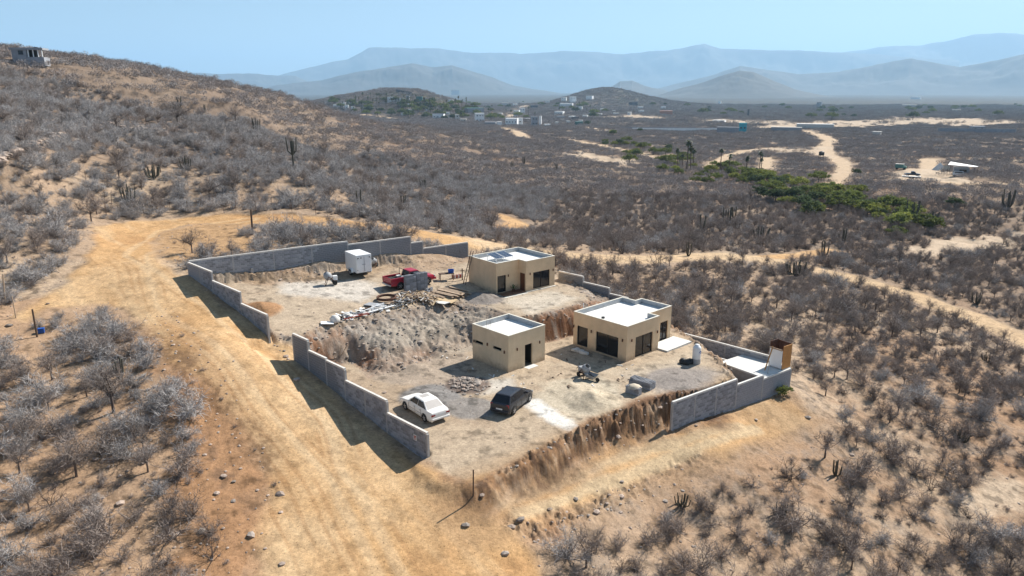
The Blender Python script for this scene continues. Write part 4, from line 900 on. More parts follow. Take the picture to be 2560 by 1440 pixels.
q = T(1578,962); block_pile(tuple(q), R(-42), 5, 5, 3, 'low pile of dark hollow blocks at the edge of the lower yard', .15)
q = T(1570,982); block_pile(tuple(q), R(-42), 3, 3, 3, 'small block pile covered with sand in front of the larger one')
o = MB().lathe([(.55,-.1),(.42,.06),(.25,.13),(0,.17)], n=11); [o.v.__setitem__(i, (v[0]*random.uniform(.75,1.2), v[1]*random.uniform(.75,1.2), v[2])) for i, v in enumerate(o.v)]; tag(o.build('sand_heap', M['sandm'], None, True), 'pale sand heaped on top of the small block pile', 'sand', loc=(q[0]+.45, q[1]-.1, q[2]+.6))
q = T(1020,732); block_pile(tuple(q), R(38), 3, 3, 9, 'tall stack of grey blocks in front of the red pickup, left one', .3)
q = T(1047,726); block_pile(tuple(q), R(30), 3, 5, 9, 'tall stack of pale grey blocks in front of the red pickup, right one', .4)
q = T(1072,735); block_pile(tuple(q), R(60), 2, 3, 3, 'low heap of loose grey blocks right of the tall stacks', .5)

# plank stack and boards on the crest
q = T(1135,738); t = thing('plank_stack', 'stack of sun-bleached scaffold planks beside the upper house', 'planks', (q[0]-.4, q[1]+.2, q[2]-.05), R(-38))
for lay in range(4):
    for k in range(9):
        if lay == 3 and k in (2, 6, 7): continue
        o = MB().box(-1.55+random.uniform(-.3,.3), 1.55+random.uniform(-.3,.3), k*.31-1.4, k*.31-1.4+.27, lay*.14, lay*.14+.06).build('plank', M['plank'], t); o.rotation_euler = (0,0,random.uniform(-.05,.05))
for k, (px, py, rz, lab, m, sx, sy) in enumerate(((1112,752,-30,'yellowish plywood sheet lying in front of the plank stack','ply',2.4,1.1),(1098,760,-36,'lower pale plywood sheet propped at the crest','tarp',2.2,.9),(1090,742,-35,'warped board between scrap wood and plank stack','plank',2.4,.5),
        (966,757,-20,'pale board lying under the steel ring','plank',2.0,1.3),(935,766,-20,'grey metal sheet on the ground near the steel ring','greysteel',1.7,1.1),(1000,748,-25,'dark board edge beside the scrap pile','darkwood',1.9,.5),
        (818,812,15,'white sheet of board at the left end of the debris row','white',1.1,.8))):
    q = T(px, py); o = MB().box(-sx/2,sx/2,-sy/2,sy/2,.12,.16); o = tag(o.build('loose_board', M[m]), lab, 'board', loc=tuple(q+np.array([0,0,.05])), rz=R(rz)); o.rotation_euler = (R(random.uniform(-6,6)), R(random.uniform(-6,6)), R(rz))
q = T(966,752); o = MB(); n_ = 28
for r_, zz in ((.95,.1),(.95,.34),(.86,.34),(.86,.1)): o.v += [(r_*math.cos(2*math.pi*i/n_), r_*math.sin(2*math.pi*i/n_), zz+.12) for i in range(n_)]
for j in range(4): o.f += [(j*n_+i, j*n_+(i+1)%n_, ((j+1)%4)*n_+(i+1)%n_, ((j+1)%4)*n_+i) for i in range(n_)]
tag(o.build('steel_ring', M['rust'], None, True), 'round rusty steel ring lying on a board at the crest', 'ring', loc=tuple(q))
def crest(px, py): return T(px, py)
a, b = crest(882,798), crest(987,771); o = MB(); o.bar(a+np.array([0,0,.25]), b+np.array([0,0,.3]), .07, 10); tag(o.build('white_pipe', M['white']), 'long white pipe lying along the crest of the bank', 'pipe')
a, b = crest(905,789), crest(960,765); o = MB(); o.bar(a+np.array([0,0,.4]), b+np.array([0,0,.3]), .04, 8); tag(o.build('thin_pole', M['alu']), 'thin grey pole crossing the rubbish on the crest', 'pole')
q = crest(876,800); ladder((q[0]-.6,q[1]-.2,q[2]+.2), R(-62), 2.4, R(4), 'short red ladder lying flat near the white sack', M['red'])
def scatter(name, label, cat, area, n, fn, m, seed=1, kind='stuff'):
    r = random.Random(seed); o = MB()
    for k in range(n):
        i = r.randrange(len(area)-1); f_ = r.random(); a = np.array(area[i]); b = np.array(area[i+1]); px, py = a*(1-f_)+b*f_; px += r.gauss(0,5); py += r.gauss(0,3.2)
        SC.append((px, py)); fn(o, k, r)
    return o
r = random.Random(5)
def heap(name, label, cat, path, n, m, lens, wid, zz, spread=(5,3.5), seed=5, mats=None):
    r = random.Random(seed); pp = []
    for k in range(n):
        i = r.randrange(len(path)-1); f_ = r.random(); a = np.array(path[i]); b = np.array(path[i+1]); px, py = a*(1-f_)+b*f_; pp.append((px+r.gauss(0,spread[0]), py+r.gauss(0,spread[1])))
    gg = G(pp, True); o = MB(); 
    for k, g in enumerate(gg):
        L_ = r.uniform(*lens); a = r.uniform(0, math.pi); el = r.uniform(-.35,.5); p = Vector(g)+Vector((0,0,r.uniform(.02,zz))); d = Vector((math.cos(a)*math.cos(el), math.sin(a)*math.cos(el), math.sin(el)))*L_/2
        o.plank(p-d, p+d, r.uniform(*wid), r.uniform(.02,.06))
    ob = o.build(name, [M[q] for q in mats] if mats else M[m]); ob['kind'] = 'stuff'; ob['label'] = label
    if mats:
        ids = [r.randrange(len(mats)) for _ in range(n)]; ob.data.polygons.foreach_set('material_index', [ids[i//6] for i in range(len(ob.data.polygons))])
    return ob
heap('scrap_wood_heap', 'heap of split scrap wood and offcuts beside the grey block stacks', 'wood', [(1000,757),(1030,748),(1070,750),(1080,762)], 420, None, (.2,.9), (.05,.16), .55, (9,5), 5, ['plank','darkwood','ply','tarp','plank'])
heap('scrap_metal_heap', 'tangle of grey metal scrap and wire near the ring', 'scrap', [(985,768),(1015,758),(1030,745)], 160, None, (.2,.8), (.04,.12), .5, (6,4), 6, ['greysteel','blacksteel','darkwood','tarp'])
heap('plastic_rubbish', 'row of crumpled plastic sheets and rubbish along the crest', 'rubbish', [(845,798),(880,790),(920,780),(975,768)], 130, None, (.3,1.1), (.15,.5), .3, (5,2.5), 7, ['tarp','white','darkwood','tarp','greysteel'])
heap('building_litter', 'small litter of boards and stones scattered on the lower yard', 'litter', [(1130,900),(1300,960),(1500,900),(1620,960)], 60, None, (.1,.5), (.04,.12), .05, (40,20), 8, ['darkwood','tarp','plank'])
q = crest(838,806); o = MB().lathe([(.1,0),(.38,.05),(.42,.35),(.3,.6),(.1,.68),(0,.66)], n=10); [o.v.__setitem__(i, (v[0]*random.uniform(.8,1.25), v[1]*random.uniform(.8,1.25), v[2])) for i, v in enumerate(o.v)]
tag(o.build('white_sack', M['tarp'], None, True), 'round white sack next to the board at the row end', 'sack', loc=tuple(q))
pts = G([(1105,757),(1120,762),(1135,762),(1148,768),(1158,775)], True); o = MB()
for a, b in zip(pts[:-1], pts[1:]): o.bar(a+np.array([0,0,.06]), b+np.array([0,0,.06]), .05, 6)
tag(o.build('black_hose', M['blacksteel']), 'black hose snaking down the bank below the plank stack', 'hose')
# work bench, buckets, stump near the upper house
q = T(1116,700); t = thing('work_bench', 'rough work bench with a dark top right of the red pickup', 'bench', tuple(q), R(20))
MB().box(-.8,.8,-.35,.35,.72,.78).build('bench_top', M['darkwood'], t)
for a, b in ((-.72,-.28),(.72,-.28),(-.72,.28),(.72,.28)): MB().box(a-.04,a+.04,b-.04,b+.04,0,.72).build('leg', M['plank'], t)
t2 = thing('blue_container', 'blue plastic container standing on the work bench', 'container', (q[0]+.5, q[1]+.2, q[2]+.78), 0)
MB().lathe([(.3,0),(.34,.35),(.3,.35),(.27,.05),(0,.05)], n=14).build('tub', M['blue'], t2)
for k in range(6):
    q = T(1133+k*4.2, 696-k*.6); o = MB().lathe([(.12,0),(.16,.36),(.14,.36),(.11,.03),(0,.03)], n=12)
    tag(o.build('bucket', M['white'] if k % 2 else M['red']), ['nearest red bucket in the row by the bench','white bucket second in the row by the bench','red bucket in the middle left of the row','white bucket right of the middle one','red bucket next to the last in the row','white bucket at the right end of the row'][k], 'bucket', 'row of buckets by the upper house', tuple(q))
q = T(1156,700); o = MB(); o.bar((0,0,0),(0,0,1.3),.06,7); o.plank((-.25,0,1.0),(.25,0,1.1),.05,.05); tag(o.build('short_post', M['darkwood']), 'short wooden post with a cross piece near the ladder', 'post', loc=tuple(q))
q = T(1452,882); o = MB()
for k in range(9): o.rock((random.uniform(-.7,.9), random.uniform(-.3,.3), .12), random.uniform(.2,.4), random.uniform(.15,.25), .13, k)
tag(o.build('cement_bag', M['tarp'], None), 'crumpled grey cement bags lying before the right house door', 'bag', loc=(q[0], q[1], q[2]), rz=R(-45))
# two poles stuck in the bank
for k, (a, b, lab) in enumerate((((849,888),(853,862),'pale upright stick planted in the grey bank'),((852,886),(868,862),'pale slanting stick planted in the grey bank'))):
    q = T(*a); d = ray(*b)*(np.hypot(*q[:2])/np.hypot(*ray(*b)[:2])); o = MB(); o.bar(q-np.array([0,0,.2]), np.array([d[0],d[1],CH+d[2]]), .035, 6); tag(o.build('stick', M['plank']), lab, 'stick')

# posts
def post(px, py, h, r_, label, lean=(0,0), m='darkwood', name='wooden_post'):
    q = T(px, py); o = MB(); o.bar((0,0,-.3),(lean[0]*h,lean[1]*h,h),r_,7,r_*.85); return tag(o.build(name, M[m]), label, 'post', loc=tuple(q))
post(1183,1240,1.75,.05,'thin dark post at the corner where the two tracks meet',(.02,-.02)); post(93,842,2.3,.08,'dark wooden post beside the blue box on the left slope')
post(631,576,2.6,.13,'stout dark stump post inside the bend of the upper track',(.02,0)); post(1205,562,2.2,.05,'thin post behind the back wall beyond the track'); post(1236,583,1.6,.05,'short thin post on the slope left of the upper house roof')
post(1650,668,1.6,.05,'dark post on the far side of the back track'); post(40,795,1.9,.05,'pale fence post left of the wooden post',m='plank'); post(12,760,2.6,.07,'bare leaning trunk at the left frame edge',(.05,.1),'plank')
q = T(104,832); t = thing('blue_box', 'small blue plastic box beside the wooden post on the left slope', 'box', tuple(q), .4)
MB().box(-.22,.22,-.16,.16,0,.34).build('box_body', M['blue'], t, False, .02); MB().box(-.24,.24,-.18,.18,.345,.4).build('lid', M['blue'], t, False, .01)
fp = [(265,536),(298,540),(335,532),(360,538),(385,534),(425,530),(470,533),(515,520),(560,532),(590,528),(640,530),(680,520),(730,530),(790,538),(850,540),(900,548),(240,478),(215,452),(200,430),(262,500),(280,515),(205,345),(160,330),(110,322),(1290,575),(1360,600),(1410,605),(1440,620)]
me = None
for k, (px, py) in enumerate(fp):
    q = T(px, py)
    if me is None: o = MB(); o.bar((0,0,-.2),(.02,0,1.5),.03,5); me = o.mesh('fence_post', M['darkwood'])
    o = bpy.data.objects.new('fence_post', me); COL.objects.link(o); o.scale = (1,1,random.uniform(.85,1.15)); o.rotation_euler = (random.uniform(-.06,.06),random.uniform(-.06,.06),random.uniform(0,6))
    ln = ('below the hillside left of the track bend' if px < 262 else 'along the uphill side of the upper track' if px < 1000 else 'beyond the upper house beside the back track')
    tag(o, 'thin wooden fence post in the line '+ln, 'post', 'fence posts '+ln, tuple(q))
# sign with red print on the wall end
q3 = (A3[:2]+e3*15.5); t = thing('wall_sign', 'small white printed notice on the near end of the road wall', 'sign', (q3[0]-.0, q3[1], .95), math.atan2(e3[1], e3[0]))
MB().box(-.16,.16,-.1,-.092,-.2,.2).build('sign_plate', M['plate'], t)
for k, (a, b) in enumerate(((.05,.13),(-.04,.02),(-.15,-.09))): MB().box(-.12,.12-.03*k,-.104,-.1005,a,b).build('print_line', M['red'], t)

# ================================================================ vegetation
M['twig_grey'] = mat('grey_twigs', (.37,.35,.335), .9, objvar=.18)
M['twig_brown'] = mat('brown_twigs', (.26,.215,.185), .9, objvar=.22)
M['twig_dark'] = mat('dark_branches', (.11,.082,.068), .9, objvar=.2)
M['stem'] = mat('shrub_stems', (.20,.165,.145), .9, objvar=.2)
M['scrub'] = mat('scrub_twigs', (.27,.235,.215), .9, objvar=.22)
M['scrub_b'] = mat('scrub_twigs_grey', (.31,.285,.27), .9, objvar=.2)
M['cactus'] = mat('cactus_skin', (.08,.073,.053), .8, nscale=2, namt=.25)
M['bark'] = mat('bark', (.12,.09,.07), .9, nscale=4, namt=.2)
M['g1'] = leafmat('olive_foliage', (.12,.145,.04), .25)
M['g2'] = leafmat('yellow_green_foliage', (.20,.22,.05), .25)
M['g3'] = leafmat('dark_green_foliage', (.065,.09,.04), .25)
M['palm'] = mat('palm_fronds', (.085,.10,.045), .75, objvar=.2)
def uvec(r): 
    a = r.uniform(0, 6.283); z_ = r.uniform(-1, 1); q = math.sqrt(1-z_*z_); return Vector((q*math.cos(a), q*math.sin(a), z_))
def shrub(seed, rad, hgt, nst, ntw, tw, tl, low=0, trunk=0):
    """many stems from the root, each bending outward and carrying sprays of fine twigs"""
    r = random.Random(seed); st = MB(); tg = MB(); tips = []
    for i in range(nst):
        a = r.uniform(0, 6.283); el = r.uniform(.35, 1.35); L_ = r.uniform(.7, 1.05); p = Vector((r.gauss(0,.05), r.gauss(0,.05), 0)) if not trunk else Vector((r.gauss(0,.03), r.gauss(0,.03), trunk))
        d = Vector((math.cos(a)*math.cos(el)*rad, math.sin(a)*math.cos(el)*rad, math.sin(el)*(hgt-trunk))); n_ = 4; rd = .028*r.uniform(.6,1.2)
        for k in range(n_):
            q = p+d*L_/n_+Vector((r.gauss(0,.07)*rad, r.gauss(0,.07)*rad, r.gauss(0,.05)))
            st.bar(p, q, rd, 3, rd*.72, False); rd *= .72; tips.append((p.copy(), q.copy(), (k+1)/n_)); 
            if k >= 1:
                b = q+(uvec(r)*.35*rad+Vector((0,0,.08))); st.bar(q, b, rd*.8, 3, rd*.4, False); tips.append((q.copy(), b.copy(), .9))
            p = q; d = d+Vector((0,0,-.12*hgt if k > 1 else .05))
    if trunk: st.bar((0,0,-.15), (0,0,trunk+.05), .075, 5, .05, False)
    for i in range(ntw):
        a, b, wgt = r.choice(tips)
        if r.random() > .3+.7*wgt: continue
        p = a.lerp(b, r.random()); out = Vector((p.x/rad, p.y/rad, (p.z-low)/hgt*.9)); v = (out*.55+uvec(r)*.75); v.normalize(); L_ = tl*r.uniform(.45, 1.1)
        e = p+v*L_; e.z = max(e.z, .03); s = v.cross(uvec(r)); s.normalize(); s *= tw*r.uniform(.6, 1.2)
        m_ = p.lerp(e, .5)+uvec(r)*L_*.12
        tg.poly([p-s*.6, p+s*.6, m_+s*.45, m_-s*.45, e], [(0,1,2,3), (3,2,4)])
        if r.random() < .5: e2 = m_+(v+uvec(r)*.8).normalized()*L_*.6; tg.poly([m_-s*.4, m_+s*.4, e2], [(0,1,2)])
    return st, tg
SP = []   # (name, stems mesh, twig mesh, joined mesh, region type)
def addshrub(nm, seed, rad, hgt, nst, ntw, tw, tl, tm, sm='stem', trunk=0):
    st, tg = shrub(seed, rad, hgt, nst, ntw, tw, tl, 0, trunk); a = st.mesh(nm+'_stems', M[sm]); b = tg.mesh(nm+'_twigs', M[tm])
    j = MB(); j.poly(st.v, st.f); j.poly(tg.v, tg.f); c = j.mesh(nm, [M[sm], M[tm]]); c.polygons.foreach_set('material_index', [0]*len(st.f)+[1]*len(tg.f)); SP.append((nm, a, b, c))
for s_ in range(4): addshrub('grey_shrub', 10+s_, 1.3, 1.0, 17, 1250, .013, .5, 'twig_grey')
for s_ in range(4): addshrub('brown_shrub', 20+s_, 1.1, 1.2, 14, 1050, .012, .5, 'twig_brown')
for s_ in range(2): addshrub('small_tree', 30+s_, 1.2, 1.95, 11, 900, .012, .55, 'twig_brown', 'twig_dark', .7)
for s_ in range(2): addshrub('branchy_shrub', 40+s_, 1.0, 1.4, 8, 160, .014, .5, 'twig_dark', 'twig_dark')
for s_ in range(2): addshrub('low_scrub', 50+s_, .75, .5, 10, 420, .012, .35, 'twig_brown')
# patches of scrub for the distance: several crowns each
def patch(seed, tm, n=9, rad=3.6):
    r = random.Random(seed); o = MB()
    for k in range(n):
        a = r.uniform(0, 6.283); q = rad*math.sqrt(r.random()); cx, cy = q*math.cos(a), q*math.sin(a); R_ = r.uniform(.8, 1.4); H_ = r.uniform(1.0, 1.9)
        for i in range(70):
            v = uvec(r); p = Vector((cx+v.x*R_*r.uniform(.4,1), cy+v.y*R_*r.uniform(.4,1), H_*.5+v.z*H_*.5*r.uniform(.4,1))); d = (Vector((p.x-cx, p.y-cy, p.z*.6))+uvec(r)*.7).normalized()*r.uniform(.3,.6); s = d.cross(uvec(r)).normalized()*r.uniform(.035,.07)
            o.poly([p-s, p+s, p+d], [(0,1,2)])
        o.bar((cx,cy,-.1), (cx,cy,H_*.5), .06, 3, .03, False)
    return o.mesh('scrub_patch', M[tm])
PT = [patch(60,'scrub'), patch(61,'scrub'), patch(62,'scrub_b'), patch(63,'scrub_b'), patch(64,'scrub')]

def hidden_coll(name, meshes):
    c = bpy.data.collections.new(name)
    for i, me in enumerate(meshes): o = bpy.data.objects.new('%s_%02d' % (name, i), me); c.objects.link(o)
    return c
def instancer(name, label, pts, rot, sc, idx_, coll):
    me = bpy.data.meshes.new(name); me.vertices.add(len(pts)); me.vertices.foreach_set('co', np.asarray(pts, np.float32).ravel())
    for an, tp, dat in (('rz','FLOAT',rot),('sc','FLOAT',sc),('ix','INT',idx_)):
        a = me.attributes.new(an, tp, 'POINT'); a.data.foreach_set('value', np.asarray(dat, np.float32 if tp == 'FLOAT' else np.int32))
    o = bpy.data.objects.new(name, me); COL.objects.link(o); o['kind'] = 'stuff'; o['label'] = label
    g = bpy.data.node_groups.new(name, 'GeometryNodeTree'); g.interface.new_socket('Geometry', in_out='INPUT', socket_type='NodeSocketGeometry'); g.interface.new_socket('Geometry', in_out='OUTPUT', socket_type='NodeSocketGeometry')
    N = g.nodes; L = g.links; gi = N.new('NodeGroupInput'); go = N.new('NodeGroupOutput'); ip = N.new('GeometryNodeInstanceOnPoints'); ci = N.new('GeometryNodeCollectionInfo')
    ci.inputs[0].default_value = coll; ci.inputs['Separate Children'].default_value = True; ci.inputs['Reset Children'].default_value = True
    def att(nm, tp): a = N.new('GeometryNodeInputNamedAttribute'); a.data_type = tp; a.inputs[0].default_value = nm; return a.outputs[0]
    cx = N.new('ShaderNodeCombineXYZ'); L.new(att('rz','FLOAT'), cx.inputs[2])
    L.new(gi.outputs[0], ip.inputs['Points']); L.new(ci.outputs[0], ip.inputs['Instance']); ip.inputs['Pick Instance'].default_value = True
    L.new(att('ix','INT'), ip.inputs['Instance Index']); L.new(cx.outputs[0], ip.inputs['Rotation']); L.new(att('sc','FLOAT'), ip.inputs['Scale']); L.new(ip.outputs[0], go.inputs[0])
    md = o.modifiers.new('scatter', 'NODES'); md.node_group = g; return o

SITE = [tuple(A2), tuple(B3[:2]), tuple(P(1190,1220,-1)[:2]), tuple(A4), tuple(B4), tuple(A5), (2.5,84), tuple(A2+u1*31.8)]
INSIDE_LOOP = [tuple(q) for q in G([(640,562),(830,568),(960,585),(1060,598),(1010,604),(880,590),(700,598),(640,590)])]
CHURN = [tuple(P(u,v,0)) for u,v in ((420,900),(520,960),(640,1100),(690,1250),(640,1440),(470,1440),(500,1250),(440,1080))]
KEEP = [(*T(a_, b_)[:2], r_) for a_, b_, r_ in ((93,842,1.7),(100,870,2.0),(106,890,1.5),(631,576,1.6),(631,600,1.5),(40,800,1.2))]
def vegprob(x, y):
    D = np.hypot(x, y); p = np.ones(x.shape)*.9
    cl_ = fbm(x*.09, y*.09, 3, 55)+.55*fbm(x*.4, y*.4, 2, 56)
    p *= np.maximum.reduce([sstep(-.75, .10, cl_)*.9+.10, sstep(95, 140, D)*.62+sstep(130, 190, D)*(x < 0)*.3, (D < 140)*(x > 8)*.5])
    rd = roadmask(x, y); e = 1.5
    for dx, dy in ((e,0),(-e,0),(0,e),(0,-e)): rd = np.maximum(rd, roadmask(x+dx, y+dy))
    p *= (1-rd)**2*(1-.93*clearmask(x, y))
    n_ = D < 140
    a, b = x[n_], y[n_]; q = p[n_]
    q *= sstep(.2, 1.2, polysd(a, b, SITE)); q *= 1-.96*sstep(1, -1, polysd(a, b, slope_bare)); q *= 1-.8*sstep(1, -1, polysd(a, b, CHURN))
    q = np.where(polysd(a, b, INSIDE_LOOP) < 0, .9*(1-np.minimum(rd[n_]*1.5, 1)), q)
    q *= .15+.85*sstep(2.0, 5.5, linesd(a, b, [tuple(A4), tuple(B4)])); fc_ = linesd(a, b, POLY_L[4:13]); q *= sstep(3.5, 6, fc_)
    q *= np.where(linesd(a, b, low_road) < 4.2, .05, 1)
    q = np.where((a < -9) & (b < 78) & (q > .15), np.maximum(q, .78)*(1-np.minimum(rd[n_]*1.5, 1)), q)
    for kx, ky, kr in KEEP: q = q*sstep(kr*.7, kr, np.hypot(a-kx, b-ky))
    p[n_] = q; return p
def cands(cell, D0, D1, half=42):  # jittered survey grid
    n_ = int(D1/cell)+1; gx, gy = np.meshgrid(np.arange(-n_, n_+1), np.arange(0, n_+1)); gx = gx.ravel()*cell; gy = gy.ravel()*cell
    gx = gx+rng.uniform(-.5,.5,len(gx))*cell; gy = gy+rng.uniform(-.5,.5,len(gy))*cell; D = np.hypot(gx, gy); az = np.degrees(np.arctan2(gx, gy))
    k = (D > D0) & (D < D1) & (np.abs(az) < half); return gx[k], gy[k]
x1, y1 = cands(1.55, 24, 230); k = rng.uniform(size=len(x1)) < vegprob(x1, y1)*1.1; x1, y1 = x1[k], y1[k]; z1 = hsite(x1, y1); D1 = np.hypot(x1, y1)
grey = (x1 < -12+.12*y1) & ~((x1 > -30) & (y1 < 40)); u_ = rng.uniform(size=len(x1)); gp = np.where(grey, .72, .14)
kind = np.where(u_ < gp, rng.integers(0, 4, len(x1)), np.where(u_ < gp+(1-gp)*.55, rng.integers(4, 8, len(x1)), np.where(u_ < gp+(1-gp)*.72, rng.integers(8, 10, len(x1)), np.where(u_ < gp+(1-gp)*.80, rng.integers(10, 12, len(x1)), rng.integers(12, 14, len(x1))))))
sc1 = rng.uniform(.5, 1.15, len(x1))*np.where(kind == 8, .9, 1); sc1 *= np.where(rng.uniform(size=len(x1)) < .12, 1.3, 1); rt1 = rng.uniform(0, 6.283, len(x1))
sc1 *= np.where(grey, 1.10, 1.0)*rng.choice([.75,1,1,1.15,1.4], len(x1))
xl, yl = cands(1.0, 24, 120); k = rng.uniform(size=len(xl)) < np.maximum(vegprob(xl, yl)*.42, sstep(1.6, -.5, polysd(xl, yl, CHURN))*.12); xl, yl = xl[k], yl[k]
low = (np.stack([xl, yl, hsite(xl, yl)-.02], 1), rng.uniform(0, 6.283, len(xl)), rng.uniform(.25, .62, len(xl)), rng.integers(12, 14, len(xl)))
# the shrubs that show largest are things of their own
zc_ = y1*cp-(z1-CH)*sp; ppx = 1280+F*x1/zc_; ppy = 720-F*(y1*sp+(z1-CH)*cp)/zc_; vis = (ppx > -40) & (ppx < 2600) & (ppy < 1500)
size = np.where(vis, sc1/zc_*np.where(kind >= 12, .5, 1), 0); order = np.argsort(-size); ind = order[:300]; rest = order[300:]
WHERE = lambda px, py: ('on the slope left of the main dirt road' if px < 640 and py > 700 else 'in the right foreground below the lower track' if px > 1250 and py > 1150 else 'on the flat right of the block walls' if px > 1500 else 'in the left foreground')
DESC = {'grey_shrub': 'pale grey leafless shrub', 'brown_shrub': 'brown leafless twiggy shrub', 'small_tree': 'bare little tree with a short trunk', 'branchy_shrub': 'sparse shrub of dark crooked branches', 'low_scrub': 'low tuft of dry scrub'}
for i in ind:
    nm, a, b, c = SP[kind[i]]; wh = WHERE(ppx[i], ppy[i])
    t = thing(nm, DESC[nm]+' '+wh, 'tree' if nm == 'small_tree' else 'shrub', (x1[i], y1[i], z1[i]-.03), rt1[i], DESC[nm]+'s '+wh)
    for pn, me in (('trunk' if nm == 'small_tree' else 'stems', a), ('crown' if nm == 'small_tree' else 'twigs', b)):
        o = bpy.data.objects.new(pn, me); COL.objects.link(o); o.parent = t
    t.scale = (sc1[i],)*3
instancer('dry_scrub', 'countless grey and brown leafless shrubs covering the near slopes', np.concatenate([np.stack([x1, y1, z1-.03], 1)[rest], low[0]]), np.concatenate([rt1[rest], low[1]]), np.concatenate([sc1[rest], low[2]]), np.concatenate([kind[rest], low[3]]), hidden_coll('shrub_kind', [q[3] for q in SP]))
x2, y2 = cands(4.7, 226, 1000); k = rng.uniform(size=len(x2)) < vegprob(x2, y2)*1.1; x2, y2 = x2[k], y2[k]; s2 = rng.uniform(.75, 1.15, len(x2))
x3, y3 = cands(11, 1000, 2800); k = rng.uniform(size=len(x3)) < vegprob(x3, y3); x3, y3 = x3[k], y3[k]; s3 = rng.uniform(1.7, 2.5, len(x3))
xx = np.concatenate([x2, x3]); yy = np.concatenate([y2, y3]); ss = np.concatenate([s2, s3])
instancer('distant_scrub', 'grey-brown brush covering the plain and far slopes', np.stack([xx, yy, hsite(xx, yy)-.1], 1), rng.uniform(0, 6.283, len(xx)), ss, rng.integers(0, 5, len(xx)), hidden_coll('scrub_kind', PT))

# stones: rubble on the banks, loose stones on the slopes
ST = []
for s_ in range(6):
    r = random.Random(s_+70); bm = bmesh.new(); bmesh.ops.create_icosphere(bm, subdivisions=1, radius=.5)
    for v in bm.verts: v.co *= r.uniform(.65, 1.1); v.co.z *= .62; v.co.x *= 1.15
    me = bpy.data.meshes.new('loose_stone'); bm.to_mesh(me); bm.free(); me.materials.append(M['stone'] if s_ < 3 else M['graystone']); ST.append(me)
gx, gy = cands(.55, 26, 130, 40); hsite(gx, gy); bk = hsite.bank.copy(); nn_ = fbm(gx*.12, gy*.12, 3, 77); sd_ = polysd(gx, gy, SITE)
inside = (polysd(gx, gy, POLY_L) < -.2) | (polysd(gx, gy, POLY_U) < -.2)
pr = np.where(bk > .4, .62, 0)+np.where((sd_ > .5), .045+.22*sstep(.1,.5,nn_), 0)*(1-roadmask(gx, gy))*(np.hypot(gx, gy) < 110)
pr = np.where((sd_ < .3) & ~inside & (bk <= .4), .3, pr); pr = np.where(inside, .018, pr)
dgap = np.maximum(polysd(gx, gy, POLY_L), 0)+np.maximum(polysd(gx, gy, POLY_U), 0); ingap = (dgap < 9) & ~inside & (sd_ < 0); pr = np.where(ingap, .72, pr)
pr = np.maximum(pr, sstep(1.6, -.5, polysd(gx, gy, CHURN))*.3); rp_ = PILES[4]; 
k = rng.uniform(size=len(gx)) < pr; gx, gy, bk, ingap = gx[k], gy[k], bk[k], ingap[k]
extra_ = rng.normal(size=(260,2))*.75+np.array(rp_[:2]); gx = np.concatenate([gx, extra_[:,0]]); gy = np.concatenate([gy, extra_[:,1]]); bk = np.concatenate([bk, np.ones(260)]); ingap = np.concatenate([ingap, np.ones(260, bool)])
ix = np.where(ingap, rng.integers(2, 6, len(gx)), np.where(bk > .4, rng.integers(0, 6, len(gx)), rng.integers(0, 4, len(gx)))); s_ = rng.uniform(.08, .22, len(gx))*np.where(rng.uniform(size=len(gx)) < .09, 2.0, 1)*np.where(ingap | (bk > .4), 1.25, 1)
instancer('loose_stones', 'loose stones and rubble on banks and slopes', np.stack([gx, gy, hsite(gx, gy)+.01], 1), rng.uniform(0, 6.283, len(gx)), s_*1.15, ix, hidden_coll('stone_kind', ST))
rocks = [(240,1150),(272,1168),(560,1192),(585,1205),(628,1338),(1165,1315),(1205,1240),(700,1235),(742,950),(380,1025),(370,975),(360,940),(395,1010),(1545,1092),(1740,1065),(1300,1300),(1440,1250),(1262,1385),(300,1260),(160,905),
         (475,1290),(505,1330),(455,1140),(372,1135),(358,1160),(60,1250),(210,1020),(1555,1205),(1890,1050),(2020,1045),(1650,1020),(1700,1040),(120,760),(60,930),(22,815),(132,812),(160,1085),(300,1190)]
pq_ = G(rocks, True)
for k, (px, py) in enumerate(rocks):
    o = bpy.data.objects.new('rock', ST[k % 6]); COL.objects.link(o); sz = random.uniform(.25, .55); o.scale = (sz*1.2, sz, sz)
    side = 'on the left slope beside the main track' if px < 700 else 'beside the lower right track' if px > 1200 else 'in the middle of the main track'
    tag(o, 'loose pale rock lying '+side, 'rock', 'loose pale rocks '+side, tuple(pq_[k]+np.array([0,0,.05])), k*1.3)
# dry stone wall on the hill
path = [(-20,408),(0,402),(62,372),(131,350),(172,330),(219,318),(281,314),(344,322),(422,335)]; sp_ = []
for k in range(290):
    i = random.randrange(len(path)-1); f_ = random.random(); sp_.append((path[i][0]*(1-f_)+path[i+1][0]*f_+random.gauss(0,3), path[i][1]*(1-f_)+path[i+1][1]*f_+random.gauss(0,3.5)))
sq = G(sp_, True); t = thing('dry_stone_wall', 'tumbled dry stone wall curving over the left hillside', 'stone wall', tuple(sq.mean(0)))
for k, q in enumerate(sq):
    o = bpy.data.objects.new('stone', ST[k % 3]); COL.objects.link(o); o.parent = t; o.location = Vector(q)-t.location+Vector((0,0,random.uniform(0,.5))); sz = random.uniform(.6,1.3); o.scale = (sz*1.2, sz, sz*.9); o.rotation_euler = (0,0,random.uniform(0,6))

